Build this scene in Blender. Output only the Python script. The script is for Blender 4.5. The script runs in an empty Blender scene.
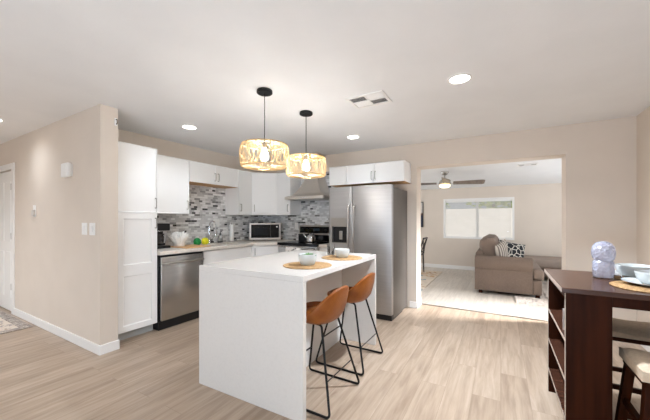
import bpy, bmesh, math, random
from mathutils import Matrix, Vector

random.seed(7)
PI = math.pi
SC = bpy.context.scene
COL = SC.collection

# ------------------------------------------------------------------ camera
cam_data = bpy.data.cameras.new('camera')
cam_data.sensor_width = 36.0
cam_data.lens = 36.0 * 299.5 / 650.0
cam_data.shift_y = 9.58 / 650.0
cam_data.clip_start = 0.05
cam_data.clip_end = 200
cam = bpy.data.objects.new('camera', cam_data)
COL.objects.link(cam)
cam.location = (0, 0, 1.31)
cam.rotation_euler = (PI / 2, 0, math.radians(30.38))
SC.camera = cam

# ------------------------------------------------------------------ world, exposure
SC.view_settings.view_transform = 'Standard'
SC.view_settings.look = 'None'
SC.view_settings.gamma = 1
SC.view_settings.use_curve_mapping = False
SC.view_settings.exposure = 0.18
world = bpy.data.worlds.new('sky')
SC.world = world
world.use_nodes = True
bg = world.node_tree.nodes['Background']
bg.inputs['Color'].default_value = (0.86, 0.95, 1.05, 1)
bg.inputs['Strength'].default_value = 0.42
SC.cycles.use_denoising = True
SC.cycles.diffuse_bounces = 6
SC.cycles.max_bounces = 12
SC.cycles.sample_clamp_indirect = 8.0


def area_light(name, loc, rot, sx, sy, power, color=(1, 1, 1)):
    d = bpy.data.lights.new(name, 'AREA')
    d.shape = 'RECTANGLE'
    d.size, d.size_y = sx, sy
    d.energy = power
    d.color = color
    o = bpy.data.objects.new(name, d)
    COL.objects.link(o)
    o.location = loc
    o.rotation_euler = rot
    return o


# unseen fill lamps added to brighten the ceilings, walls and floor
area_light('ceiling_fill', (-2.2, -2.7, 0.5), (PI / 2 + math.radians(66), 0, 0), 5.6, 0.9, 6, (0.76, 0.94, 1.18))  # added lamp by the rear opening, tilted up at the ceiling
area_light('ceiling_fill_by_table', (0.1, -2.7, 0.5), (PI / 2 + math.radians(58), 0, 0), 1.1, 0.9, 104, (0.80, 0.95, 1.13))  # second added lamp, lifts the ceiling on the table side
area_light('living_right_fill', (2.62, 6.6, 1.3), (0, PI / 2, 0), 1.6, 2.0, 14, (0.88, 0.96, 1.04))  # added lamp that brightens the living room from its right wall
area_light('living_ceiling_fill', (2.6, 6.6, 0.6), (0, PI / 2 + math.radians(55), 0), 0.4, 2.0, 30, (0.88, 0.96, 1.04))  # added lamp tilted up to brighten the living room ceiling
beam = area_light('floor_fill_beam', (2.6, 5.5, 1.7), (0, 0, 0), 0.5, 0.5, 40, (0.96, 0.97, 1.0))  # added narrow beam that brightens the floor around the opening
beam.rotation_euler = (Vector((-0.45, 4.55, 0.0)) - Vector((2.6, 5.5, 1.7))).to_track_quat('-Z', 'Y').to_euler()
beam.data.spread = math.radians(48)
sun_d = bpy.data.lights.new('sun', 'SUN')
sun_d.energy = 4.6
sun_d.angle = math.radians(1)
sun_d.color = (1.0, 0.96, 0.9)
sun = bpy.data.objects.new('sun', sun_d)
COL.objects.link(sun)
sun.rotation_euler = (math.radians(27), 0, math.radians(15))
area_light('living_left_fill', (-3.52, 6.6, 1.3), (0, -PI / 2, 0), 1.4, 2.0, 30, (0.88, 0.96, 1.04))  # added lamp that brightens the jamb and living room from the left


# ------------------------------------------------------------------ helpers
def lin(c):
    return tuple((x / 12.92 if x <= 0.04045 else ((x + 0.055) / 1.055) ** 2.4) for x in c)


def rgb(r, g, b):
    return lin((r / 255, g / 255, b / 255)) + (1,)


def set_in(node, name, v):
    if name in node.inputs:
        node.inputs[name].default_value = v


def mat(name, color, rough=0.5, metal=0.0, spec=None, emit=None, emit_s=0.0, trans=0.0, ior=1.45, coat=0.0):
    m = bpy.data.materials.new(name)
    m.use_nodes = True
    p = m.node_tree.nodes['Principled BSDF']
    p.inputs['Base Color'].default_value = color
    p.inputs['Roughness'].default_value = rough
    p.inputs['Metallic'].default_value = metal
    p.inputs['IOR'].default_value = ior
    if spec is not None:
        set_in(p, 'Specular IOR Level', spec)
    if emit:
        set_in(p, 'Emission Color', emit)
        set_in(p, 'Emission Strength', emit_s)
    if trans:
        set_in(p, 'Transmission Weight', trans)
    if coat:
        set_in(p, 'Coat Weight', coat)
    return m


def nodes_of(m):
    nt = m.node_tree
    return nt, nt.nodes['Principled BSDF']


def noise_mat(name, c1, c2, scale=(10, 10, 10), rough=0.6, bump=0.0, detail=4.0, metal=0.0, lo=0.35, hi=0.65, nscale=1.0, bscale=None):
    """two colours mixed by stretched noise, with an optional bump from the same noise"""
    m = mat(name, c1, rough, metal)
    nt, p = nodes_of(m)
    tc = nt.nodes.new('ShaderNodeTexCoord')
    mp = nt.nodes.new('ShaderNodeMapping')
    mp.inputs['Scale'].default_value = scale
    n = nt.nodes.new('ShaderNodeTexNoise')
    n.inputs['Scale'].default_value = nscale
    n.inputs['Detail'].default_value = detail
    r = nt.nodes.new('ShaderNodeValToRGB')
    r.color_ramp.elements[0].position = lo
    r.color_ramp.elements[1].position = hi
    r.color_ramp.elements[0].color = c1
    r.color_ramp.elements[1].color = c2
    nt.links.new(tc.outputs['Object'], mp.inputs['Vector'])
    nt.links.new(mp.outputs['Vector'], n.inputs['Vector'])
    nt.links.new(n.outputs['Fac'], r.inputs['Fac'])
    nt.links.new(r.outputs['Color'], p.inputs['Base Color'])
    if bump:
        b = nt.nodes.new('ShaderNodeBump')
        b.inputs['Strength'].default_value = bump
        b.inputs['Distance'].default_value = 0.01
        src = n
        if bscale:
            src = nt.nodes.new('ShaderNodeTexNoise')
            src.inputs['Scale'].default_value = bscale
            nt.links.new(tc.outputs['Object'], src.inputs['Vector'])
        nt.links.new(src.outputs['Fac'], b.inputs['Height'])
        nt.links.new(b.outputs['Normal'], p.inputs['Normal'])
    return m


def plank_mat(name, stops, width=1.25, row=0.185, rot=PI / 2, rough=0.33, streak=0.72, seam=(0.25, 0.2, 0.16, 1)):
    """wood planks: brick layout, a tone for each plank, long streaks along the grain"""
    m = mat(name, stops[0], rough)
    nt, p = nodes_of(m)
    L = nt.links.new
    tc = nt.nodes.new('ShaderNodeTexCoord')
    mp = nt.nodes.new('ShaderNodeMapping')
    mp.inputs['Rotation'].default_value = (0, 0, rot)
    L(tc.outputs['Object'], mp.inputs['Vector'])
    br = nt.nodes.new('ShaderNodeTexBrick')
    br.offset = 0.37
    br.offset_frequency = 2
    br.inputs['Color1'].default_value = (0, 0, 0, 1)
    br.inputs['Color2'].default_value = (1, 1, 1, 1)
    br.inputs['Mortar'].default_value = (0.5, 0.5, 0.5, 1)
    br.inputs['Scale'].default_value = 1
    br.inputs['Mortar Size'].default_value = 0.0012
    br.inputs['Mortar Smooth'].default_value = 0.1
    br.inputs['Bias'].default_value = 0
    br.inputs['Brick Width'].default_value = width
    br.inputs['Row Height'].default_value = row
    L(mp.outputs['Vector'], br.inputs['Vector'])
    # streaks, shifted by plank
    mp2 = nt.nodes.new('ShaderNodeMapping')
    mp2.inputs['Scale'].default_value = (1.3, 15, 1)
    L(mp.outputs['Vector'], mp2.inputs['Vector'])
    addv = nt.nodes.new('ShaderNodeVectorMath')
    addv.operation = 'MULTIPLY_ADD'
    addv.inputs[1].default_value = (7, 13, 5)
    L(br.outputs['Color'], addv.inputs[0])
    L(mp2.outputs['Vector'], addv.inputs[2])
    n = nt.nodes.new('ShaderNodeTexNoise')
    n.inputs['Scale'].default_value = 1.6
    n.inputs['Detail'].default_value = 6
    n.inputs['Roughness'].default_value = 0.6
    n.inputs['Distortion'].default_value = 0.4
    L(addv.outputs[0], n.inputs['Vector'])
    mx = nt.nodes.new('ShaderNodeMix')
    mx.data_type = 'RGBA'
    mx.inputs['Factor'].default_value = streak
    L(br.outputs['Color'], mx.inputs[6])
    cr0 = nt.nodes.new('ShaderNodeValToRGB')
    cr0.color_ramp.elements[0].position = 0.3
    cr0.color_ramp.elements[1].position = 0.7
    L(n.outputs['Fac'], cr0.inputs['Fac'])
    L(cr0.outputs['Color'], mx.inputs[7])
    cr = nt.nodes.new('ShaderNodeValToRGB')
    e = cr.color_ramp.elements
    e[0].position, e[0].color = 0.1, stops[0]
    e[1].position, e[1].color = 0.9, stops[2]
    mid = e.new(0.5)
    mid.color = stops[1]
    L(mx.outputs[2], cr.inputs['Fac'])
    sm = nt.nodes.new('ShaderNodeMix')
    sm.data_type = 'RGBA'
    L(br.outputs['Fac'], sm.inputs['Factor'])
    L(cr.outputs['Color'], sm.inputs[6])
    sm.inputs[7].default_value = seam
    L(sm.outputs[2], p.inputs['Base Color'])
    b = nt.nodes.new('ShaderNodeBump')
    b.inputs['Strength'].default_value = 0.12
    b.inputs['Distance'].default_value = 0.004
    L(n.outputs['Fac'], b.inputs['Height'])
    L(b.outputs['Normal'], p.inputs['Normal'])
    return m


def tile_mat(name, axis):
    """strip mosaic of white, grey and charcoal glass and stone"""
    m = mat(name, (0.6, 0.6, 0.6, 1), 0.18)
    nt, p = nodes_of(m)
    L = nt.links.new
    tc = nt.nodes.new('ShaderNodeTexCoord')
    sx = nt.nodes.new('ShaderNodeSeparateXYZ')
    L(tc.outputs['Object'], sx.inputs[0])
    cb = nt.nodes.new('ShaderNodeCombineXYZ')
    L(sx.outputs[axis], cb.inputs[0])
    L(sx.outputs[2], cb.inputs[1])
    br = nt.nodes.new('ShaderNodeTexBrick')
    br.offset = 0.43
    br.offset_frequency = 2
    br.squash = 0.62
    br.squash_frequency = 3
    br.inputs['Color1'].default_value = (0, 0, 0, 1)
    br.inputs['Color2'].default_value = (1, 1, 1, 1)
    br.inputs['Mortar'].default_value = (0.5, 0.5, 0.5, 1)
    br.inputs['Scale'].default_value = 1
    br.inputs['Mortar Size'].default_value = 0.0016
    br.inputs['Bias'].default_value = 0
    br.inputs['Brick Width'].default_value = 0.1
    br.inputs['Row Height'].default_value = 0.031
    L(cb.outputs[0], br.inputs['Vector'])
    cr = nt.nodes.new('ShaderNodeValToRGB')
    cr.color_ramp.interpolation = 'CONSTANT'
    e = cr.color_ramp.elements
    e[0].position, e[0].color = 0.0, rgb(70, 70, 76)
    e[1].position, e[1].color = 0.05, rgb(160, 158, 159)
    for pos, c in ((0.13, rgb(206, 203, 201)), (0.4, rgb(224, 221, 218)), (0.62, rgb(238, 235, 231)), (0.87, rgb(186, 184, 184)), (0.96, rgb(122, 121, 125))):
        x = e.new(pos)
        x.color = c
    L(br.outputs['Color'], cr.inputs['Fac'])
    n = nt.nodes.new('ShaderNodeTexNoise')
    n.inputs['Scale'].default_value = 30
    n.inputs['Detail'].default_value = 3
    L(tc.outputs['Object'], n.inputs['Vector'])
    mv = nt.nodes.new('ShaderNodeMix')
    mv.data_type = 'RGBA'
    mv.blend_type = 'OVERLAY'
    mv.inputs['Factor'].default_value = 0.35
    L(cr.outputs['Color'], mv.inputs[6])
    L(n.outputs['Color'], mv.inputs[7])
    bw = nt.nodes.new('ShaderNodeRGBToBW')
    L(mv.outputs[2], bw.inputs[0])
    sm = nt.nodes.new('ShaderNodeMix')
    sm.data_type = 'RGBA'
    L(br.outputs['Fac'], sm.inputs['Factor'])
    L(bw.outputs[0], sm.inputs[6])
    sm.inputs[7].default_value = rgb(205, 202, 198)
    L(sm.outputs[2], p.inputs['Base Color'])
    b = nt.nodes.new('ShaderNodeBump')
    b.inputs['Strength'].default_value = 0.3
    b.inputs['Distance'].default_value = 0.002
    b.invert = True
    L(br.outputs['Fac'], b.inputs['Height'])
    L(b.outputs['Normal'], p.inputs['Normal'])
    return m


def line_mat(name, base, line, scale, width, rough=0.8, kind='voronoi'):
    """cloth with irregular interlaced lines"""
    m = mat(name, base, rough)
    nt, p = nodes_of(m)
    L = nt.links.new
    tc = nt.nodes.new('ShaderNodeTexCoord')
    if kind == 'voronoi':
        v = nt.nodes.new('ShaderNodeTexVoronoi')
        v.feature = 'DISTANCE_TO_EDGE'
        v.inputs['Scale'].default_value = scale
        out = v.outputs['Distance']
    else:
        v = nt.nodes.new('ShaderNodeTexWave')
        v.inputs['Scale'].default_value = scale
        v.inputs['Distortion'].default_value = 0.6
        out = v.outputs['Fac']
    L(tc.outputs['Object'], v.inputs['Vector'])
    cr = nt.nodes.new('ShaderNodeValToRGB')
    cr.color_ramp.elements[0].position = width
    cr.color_ramp.elements[1].position = width * 1.3
    cr.color_ramp.elements[0].color = line
    cr.color_ramp.elements[1].color = base
    L(out, cr.inputs['Fac'])
    L(cr.outputs['Color'], p.inputs['Base Color'])
    return m


def BM():
    return bmesh.new()


def box(bm, x0, y0, z0, x1, y1, z1):
    v = [bm.verts.new(c) for c in ((x0, y0, z0), (x1, y0, z0), (x1, y1, z0), (x0, y1, z0), (x0, y0, z1), (x1, y0, z1), (x1, y1, z1), (x0, y1, z1))]
    fs = []
    for f in ((0, 3, 2, 1), (4, 5, 6, 7), (0, 1, 5, 4), (1, 2, 6, 5), (2, 3, 7, 6), (3, 0, 4, 7)):
        fs.append(bm.faces.new([v[i] for i in f]))
    return v, fs


def boxbm(*a):
    bm = BM()
    box(bm, *a)
    return bm


def prism(bm, pts, z0, z1):
    """extrude a counter-clockwise polygon in x,y"""
    lo = [bm.verts.new((x, y, z0)) for x, y in pts]
    hi = [bm.verts.new((x, y, z1)) for x, y in pts]
    n = len(pts)
    bm.faces.new(lo[::-1])
    bm.faces.new(hi)
    for i in range(n):
        j = (i + 1) % n
        bm.faces.new((lo[i], lo[j], hi[j], hi[i]))
    return bm


def grid_slab(us, vs, solid, w0, w1, plane):
    """one connected slab made of the cells of a grid for which solid(i, j) holds; plane: xy, xz or yz"""
    bm = BM()
    cache = {}

    def P(i, j):
        if (i, j) not in cache:
            u, v = us[i], vs[j]
            c = {'xy': (u, v, w0), 'xz': (u, w0, v), 'yz': (w0, u, v)}[plane]
            cache[(i, j)] = bm.verts.new(c)
        return cache[(i, j)]
    faces = []
    for i in range(len(us) - 1):
        for j in range(len(vs) - 1):
            if solid(i, j):
                faces.append(bm.faces.new((P(i, j), P(i + 1, j), P(i + 1, j + 1), P(i, j + 1))))
    d = w1 - w0
    off = {'xy': (0, 0, d), 'xz': (0, d, 0), 'yz': (d, 0, 0)}[plane]
    r = bmesh.ops.extrude_face_region(bm, geom=faces, use_keep_orig=True)
    bmesh.ops.translate(bm, verts=[g for g in r['geom'] if isinstance(g, bmesh.types.BMVert)], vec=off)
    bmesh.ops.recalc_face_normals(bm, faces=bm.faces[:])
    return bm


def lathe(bm, prof, seg=32, c=(0, 0, 0), close=False):
    """revolve (r, z) points about a vertical axis through c"""
    rings = []
    for r, z in prof:
        if r < 1e-5:
            rings.append([bm.verts.new((c[0], c[1], c[2] + z))])
        else:
            rings.append([bm.verts.new((c[0] + r * math.cos(2 * PI * k / seg), c[1] + r * math.sin(2 * PI * k / seg), c[2] + z)) for k in range(seg)])
    pairs = list(zip(rings, rings[1:]))
    if close:
        pairs.append((rings[-1], rings[0]))
    for a, b in pairs:
        for k in range(seg):
            j = (k + 1) % seg
            if len(a) == 1 and len(b) == 1:
                continue
            if len(a) == 1:
                bm.faces.new((a[0], b[j], b[k]))
            elif len(b) == 1:
                bm.faces.new((a[k], a[j], b[0]))
            else:
                bm.faces.new((a[k], a[j], b[j], b[k]))
    return bm


def latheb(prof, seg=32, c=(0, 0, 0), close=False):
    return lathe(BM(), prof, seg, c, close)


def tube(bm, pts, r, seg=8, cap=True, closed=False):
    """a round bar along a polyline"""
    P = [Vector(p) for p in pts]
    n = len(P)
    T = []
    for i in range(n):
        if closed:
            t = (P[(i + 1) % n] - P[i - 1])
        elif i == 0:
            t = P[1] - P[0]
        elif i == n - 1:
            t = P[-1] - P[-2]
        else:
            t = (P[i + 1] - P[i]).normalized() + (P[i] - P[i - 1]).normalized()
        T.append(t.normalized())
    up = Vector((0, 0, 1)) if abs(T[0].z) < 0.9 else Vector((1, 0, 0))
    nrm = (up - T[0] * up.dot(T[0])).normalized()
    rings = []
    for i in range(n):
        nrm = nrm - T[i] * nrm.dot(T[i])
        if nrm.length < 1e-6:
            nrm = T[i].orthogonal()
        nrm.normalize()
        bn = T[i].cross(nrm)
        rr = r[i] if isinstance(r, (list, tuple)) else r
        rings.append([bm.verts.new(P[i] + nrm * (rr * math.cos(2 * PI * k / seg)) + bn * (rr * math.sin(2 * PI * k / seg))) for k in range(seg)])
    prs = list(zip(rings, rings[1:]))
    if closed:
        prs.append((rings[-1], rings[0]))
    for a, b in prs:
        for k in range(seg):
            j = (k + 1) % seg
            bm.faces.new((a[k], a[j], b[j], b[k]))
    if cap and not closed:
        bm.faces.new(rings[0][::-1])
        bm.faces.new(rings[-1])
    return bm


def tubeb(pts, r, seg=8, **k):
    return tube(BM(), pts, r, seg, **k)


def bend(pts, rad=0.04, n=5):
    """round the corners of a polyline"""
    P = [Vector(p) for p in pts]
    out = [P[0]]
    for i in range(1, len(P) - 1):
        a, b, c = P[i - 1], P[i], P[i + 1]
        d1, d2 = (a - b), (c - b)
        q = min(rad, d1.length * 0.45, d2.length * 0.45)
        s, e = b + d1.normalized() * q, b + d2.normalized() * q
        for k in range(n + 1):
            t = k / n
            out.append(s * (1 - t) ** 2 + b * (2 * t * (1 - t)) + e * t ** 2)
    out.append(P[-1])
    return out


def obj(name, bm, m, parent=None, bevel=0.0, smooth=False, seg=2, xf=None, recalc=True, subsurf=0):
    if xf is not None:
        bm.transform(xf)
    if recalc:
        bmesh.ops.recalc_face_normals(bm, faces=bm.faces[:])
    me = bpy.data.meshes.new(name)
    if smooth:
        for f in bm.faces:
            f.smooth = True
        for e in bm.edges:
            if len(e.link_faces) == 2 and e.calc_face_angle(0) > math.radians(42):
                e.smooth = False
    bm.to_mesh(me)
    bm.free()
    me.materials.append(m)
    o = bpy.data.objects.new(name, me)
    COL.objects.link(o)
    if parent is not None:
        o.parent = parent
    if bevel:
        b = o.modifiers.new('bevel', 'BEVEL')
        b.width = bevel
        b.segments = seg
        b.limit_method = 'ANGLE'
        b.angle_limit = math.radians(40)
        if seg > 2:
            for f in me.polygons:
                f.use_smooth = True
            b.harden_normals = False
    if subsurf:
        s = o.modifiers.new('sub', 'SUBSURF')
        s.levels = s.render_levels = subsurf
    return o


def tag(o, label, cat, group=None, kind=None):
    o['label'] = label
    o['category'] = cat
    if group:
        o['group'] = group
    if kind:
        o['kind'] = kind
    return o


def thing(name, label, cat, loc=(0, 0, 0), rz=0.0, group=None, kind=None):
    o = bpy.data.objects.new(name, None)
    o.empty_display_size = 0.05
    COL.objects.link(o)
    o.location = loc
    o.rotation_euler = (0, 0, rz)
    return tag(o, label, cat, group, kind)


def struct(name, bm, m, label, cat, **k):
    return tag(obj(name, bm, m, **k), label, cat, kind='structure')


def copy_tree(root, loc, rz, label):
    r = root.copy()
    COL.objects.link(r)
    r.location = loc
    r.rotation_euler = (0, 0, rz)
    r['label'] = label
    for ch in list(root.children):
        c = ch.copy()
        COL.objects.link(c)
        c.parent = r
        for g in list(ch.children):
            d = g.copy()
            COL.objects.link(d)
            d.parent = c
    return r


# ------------------------------------------------------------------ materials
M = {}
M['wall'] = noise_mat('wall_paint', rgb(217, 205, 192), rgb(220, 208, 195), (3, 3, 3), 0.75, 0.05, bscale=160)
M['ceil'] = noise_mat('ceiling_paint', rgb(233, 233, 233), rgb(236, 236, 236), (3, 3, 3), 0.8, 0.12, bscale=110)
M['trim'] = mat('trim_white', rgb(238, 236, 233), 0.4)
M['cab'] = mat('cabinet_white', rgb(243, 242, 240), 0.4)
M['cab_in'] = noise_mat('cabinet_wood', rgb(196, 150, 98), rgb(214, 170, 118), (3, 30, 30), 0.5)
M['toe'] = mat('toe_grey', rgb(176, 178, 176), 0.5)
M['quartz'] = noise_mat('quartz', rgb(219, 215, 210), rgb(214, 210, 205), (60, 60, 60), 0.22, lo=0.45, hi=0.85)
M['counter'] = noise_mat('counter_stone', rgb(233, 226, 216), rgb(222, 212, 200), (40, 40, 40), 0.2, lo=0.45, hi=0.75)
M['knee'] = mat('island_panel', rgb(222, 221, 219), 0.5)
M['steel'] = noise_mat('stainless', rgb(190, 188, 186), rgb(200, 198, 196), (2, 2, 220), 0.26, 0.02, metal=1.0)
M['steel_h'] = noise_mat('stainless_grain', rgb(184, 180, 176), rgb(192, 188, 184), (120, 120, 2), 0.3, 0.02, metal=1.0)
M['steel_f'] = noise_mat('stainless_fridge', rgb(176, 174, 173), rgb(186, 184, 183), (2, 2, 220), 0.46, 0.02, metal=1.0)
M['steel_w'] = noise_mat('stainless_hood', rgb(222, 216, 208), rgb(230, 224, 216), (120, 120, 2), 0.38, metal=0.9)
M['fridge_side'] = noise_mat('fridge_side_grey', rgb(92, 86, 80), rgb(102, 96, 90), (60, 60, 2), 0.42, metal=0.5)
M['chrome'] = mat('chrome', rgb(215, 215, 215), 0.12, 1.0)
M['nickel'] = mat('nickel', rgb(176, 172, 166), 0.3, 1.0)
M['black'] = mat('black_plastic', rgb(22, 22, 24), 0.35)
M['black_glass'] = mat('black_glass', rgb(14, 14, 16), 0.1, spec=0.3)
M['black_metal'] = mat('black_metal', rgb(20, 20, 21), 0.4, 0.3)
M['bronze'] = mat('bronze', rgb(92, 80, 68), 0.4, 0.8)
M['glass'] = mat('clear_glass', (1, 1, 1, 1), 0.02, trans=1.0, ior=1.45)
M['pane'] = mat('window_pane', (1, 1, 1, 1), 0.0, trans=1.0, ior=1.12)
M['white'] = mat('white_plastic', rgb(240, 239, 236), 0.4)
M['ceramic'] = mat('ceramic', rgb(204, 209, 209), 0.2)
M['leather'] = noise_mat('leather', rgb(130, 68, 17), rgb(148, 84, 27), (9, 9, 9), 0.42, 0.12, bscale=240)
M['leather_seam'] = mat('leather_seam', rgb(120, 62, 26), 0.55)
M['wicker'] = noise_mat('bamboo', rgb(226, 190, 132), rgb(238, 206, 152), (30, 30, 30), 0.55)
M['seagrass'] = noise_mat('seagrass', rgb(146, 112, 72), rgb(196, 160, 112), (90, 90, 90), 0.75, 0.6)
M['dark_wood'] = noise_mat('espresso_wood', rgb(42, 17, 6), rgb(56, 25, 10), (28, 28, 2.2), 0.45, 0.03)
M['dark_wood_top'] = noise_mat('espresso_wood_top', rgb(62, 38, 28), rgb(76, 48, 36), (3, 30, 30), 0.24, 0.03)
for k_ in ('dark_wood', 'dark_wood_top'):
    set_in(M[k_].node_tree.nodes['Principled BSDF'], 'Specular IOR Level', 0.07 if k_ == 'dark_wood' else 0.35)
M['stool_fabric'] = noise_mat('stool_linen', rgb(204, 184, 160), rgb(216, 197, 174), (60, 60, 60), 0.85, 0.2)
M['sofa'] = noise_mat('sofa_tweed', rgb(108, 94, 84), rgb(128, 112, 101), (130, 130, 130), 0.92, 0.3)
M['sofa_cushion'] = noise_mat('sofa_cushion', rgb(124, 109, 99), rgb(140, 125, 114), (130, 130, 130), 0.92, 0.3)
M['sofa_chaise_lit'] = noise_mat('sofa_chaise_lit_cushion', rgb(150, 135, 124), rgb(164, 149, 138), (130, 130, 130), 0.92, 0.3)  # window light on the chaise is put into this lighter fabric colour
M['shag'] = noise_mat('shag', rgb(192, 182, 173), rgb(212, 203, 194), (40, 40, 40), 0.95, 0.6)
M['pillow_bw'] = line_mat('pillow_black_white', rgb(24, 26, 31), rgb(206, 200, 190), 11, 0.05)
M['pillow_stripe'] = line_mat('pillow_stripe', rgb(112, 102, 94), rgb(190, 180, 168), 5, 0.4, kind='wave')
M['floor'] = plank_mat('oak_laminate', (rgb(150, 130, 111), rgb(173, 153, 133), rgb(190, 171, 152)), seam=rgb(150, 130, 111))
M['floor_l'] = plank_mat('grey_laminate', (rgb(182, 174, 163), rgb(200, 191, 180), rgb(212, 204, 193)), seam=rgb(164, 155, 145), rot=PI / 2)
M['tile_y'] = tile_mat('mosaic_sink_wall', 1)
M['tile_x'] = tile_mat('mosaic_range_wall', 0)

# ------------------------------------------------------------------ room shell
CZ = 2.43          # kitchen ceiling
SX = -4.07         # sink wall face
RY = 4.50          # range wall face
WX = 1.27          # right wall face

fb = BM()
box(fb, -7.1, -2.9, -0.1, 1.39, 4.77, 0)
struct('floor', fb, M['floor'], 'warm oak-look plank floor of the kitchen and dining area', 'floor')
fb = BM()
box(fb, -3.6, 4.77, -0.1, 2.7, 8.75, 0)
struct('floor_living', fb, M['floor_l'], 'greyer plank floor of the living room beyond the opening', 'floor')
struct('trim_1', boxbm(-1.07, 4.755, 0.0, 0.665, 4.79, 0.006), M['nickel'], 'thin threshold strip between the kitchen floor and living room floor', 'threshold')
cb = BM()
box(cb, -7.1, -2.9, CZ, 1.39, 4.77, CZ + 0.12)
struct('ceiling', cb, M['ceil'], 'flat white textured kitchen ceiling', 'ceiling')
cb = BM()
v, _ = box(cb, -3.6, 4.77, 2.45, 2.7, 8.75, 2.57)
for q in v:
    if q.co.y > 8:
        q.co.z -= 0.32
struct('ceiling_living', cb, M['ceil'], 'sloping white ceiling of the living room with the fan', 'ceiling')

struct('wall_left', boxbm(-5.86, 1.40, 0, -3.34, 1.556, CZ), M['wall'], 'beige partition wall with switches beside the tall cabinet', 'wall')
struct('wall_hall', grid_slab([-7.1, -6.62, -5.86], [0, 2.02, CZ], lambda i, j: not (i == 1 and j == 0), 1.40, 1.556, 'xz'), M['wall'], 'beige wall around the white hall door', 'wall')
struct('wall_sink', boxbm(SX - 0.12, 1.556, 0, SX, 4.62, CZ), M['wall'], 'beige wall behind the sink counter', 'wall')
struct('wall_back', grid_slab([SX, -1.07, 0.665, 1.39], [0, 2.085, CZ], lambda i, j: not (i == 1 and j == 0), RY, 4.77, 'xz'), M['wall'],
       'beige wall behind the range and fridge with wide living room opening', 'wall')
struct('wall_right', boxbm(WX, -2.9, 0, WX + 0.12, RY, CZ), M['wall'], 'beige wall at the end of the dark table', 'wall')
struct('wall_far_left', boxbm(-7.22, -2.9, 0, -7.1, 1.556, CZ), M['wall'], 'beige wall closing the hall beyond the patterned rug', 'wall')
# back wall behind the camera, with an opening added to let daylight in
struct('wall_rear', grid_slab([-7.1, -5.1, 0.7, 1.39], [0, 2.36, CZ], lambda i, j: not (i == 1 and j == 0), -3.02, -2.9, 'xz'), M['wall'], 'unseen beige rear wall with an opening added for daylight', 'wall')

# living room
LY = 8.60
struct('wall_living', grid_slab([-3.6, -1.33, 0.29, 2.7], [0, 0.81, 1.86, 2.2], lambda i, j: not (i == 1 and j == 1), LY, LY + 0.15, 'xz'), M['wall'],
       'far beige living room wall with the bright window', 'wall')
struct('wall_living_left', grid_slab([4.77, 5.6, 7.6, 8.75], [0, 0.5, 2.0, 2.5], lambda i, j: not (i == 1 and j == 1), -3.72, -3.6, 'yz'), M['wall'], 'living room side wall by the dining chair', 'wall')  # unseen wall; its opening is added to hold the left fill lamp
struct('wall_living_right', grid_slab([4.77, 5.6, 7.6, 8.75], [0, 0.4, 2.0, 2.5], lambda i, j: not (i == 1 and j == 1), 2.7, 2.82, 'yz'), M['wall'], 'living room side wall by the chaise', 'wall')  # unseen wall; its opening is added for the right-hand fill lamps

# window
w = thing('window_1', 'bright two-pane living room window over the sofa', 'window', (-0.52, LY, 0.81), kind='structure')
fr = BM()
fw, fh = 1.62, 1.05
for a in ((-fw / 2, -0.012, 0, -fw / 2 + 0.045, 0.12, fh), (fw / 2 - 0.045, -0.012, 0, fw / 2, 0.12, fh), (-fw / 2 + 0.045, -0.012, fh - 0.045, fw / 2 - 0.045, 0.12, fh),
          (-fw / 2 + 0.045, -0.012, 0, fw / 2 - 0.045, 0.12, 0.045)):
    box(fr, *a)
obj('window_frame', fr, M['trim'], w)
obj('mullion', boxbm(-0.03, 0.06, 0.045, 0.03, 0.1, fh - 0.045), M['trim'], w)
for a, b in ((-fw / 2 + 0.045, -0.03), (0.03, fw / 2 - 0.045)):
    obj('pane', boxbm(a, 0.078, 0.045, b, 0.084, fh - 0.045), M['pane'], w)
bl = thing('window_blind', 'white horizontal slat blind hanging in the living room window', 'blind', (-0.52, LY + 0.035, 0.855))
obj('head_rail', boxbm(-0.755, -0.02, 0.915, 0.755, 0.02, 0.955), M['white'], bl)
sb = BM()
k = 0.04
while k < 0.91:
    v, _ = box(sb, -0.75, -0.012, k, 0.75, 0.012, k + 0.0016)
    for q in v:
        q.co.z += q.co.y * 0.55
    k += 0.024
obj('slats', sb, M['white'], bl)
for x in (-0.5, 0.0, 0.5):
    obj('ladder_cord', tubeb([(x, -0.014, 0.0), (x, -0.014, 0.92)], 0.0015, 4), M['white'], bl)
obj('bottom_rail', boxbm(-0.75, -0.014, 0.004, 0.75, 0.014, 0.02), M['white'], bl)


def baseboard(side, n, a, h=0.09):
    o = struct(side, boxbm(*a), M['trim'], n, 'baseboard', bevel=0.004)
    return o


baseboard('baseboard_left', 'white baseboard along the beige wall left of the cabinets', (-5.77, 1.386, 0, -3.34, 1.40, 0.095))
baseboard('baseboard_left_end', 'short white baseboard wrapping the end of the partition wall', (-3.34, 1.386, 0, -3.326, 1.565, 0.095))
baseboard('baseboard_back', 'short white baseboard between the fridge and the opening', (-1.17, 4.486, 0, -1.056, 4.50, 0.095))
baseboard('baseboard_jamb', 'white baseboard inside the opening beside the fridge', (-1.07, 4.50, 0, -1.056, 4.77, 0.095))
baseboard('baseboard_back_right', 'white baseboard behind the dark table', (0.665, 4.486, 0, 1.256, 4.50, 0.095))
baseboard('baseboard_right', 'white baseboard along the right wall behind the stools', (1.256, -2.9, 0, 1.27, 4.50, 0.095))
baseboard('baseboard_living', 'white baseboard under the living room window', (-3.6, 8.586, 0, 2.7, 8.60, 0.095))

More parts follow.
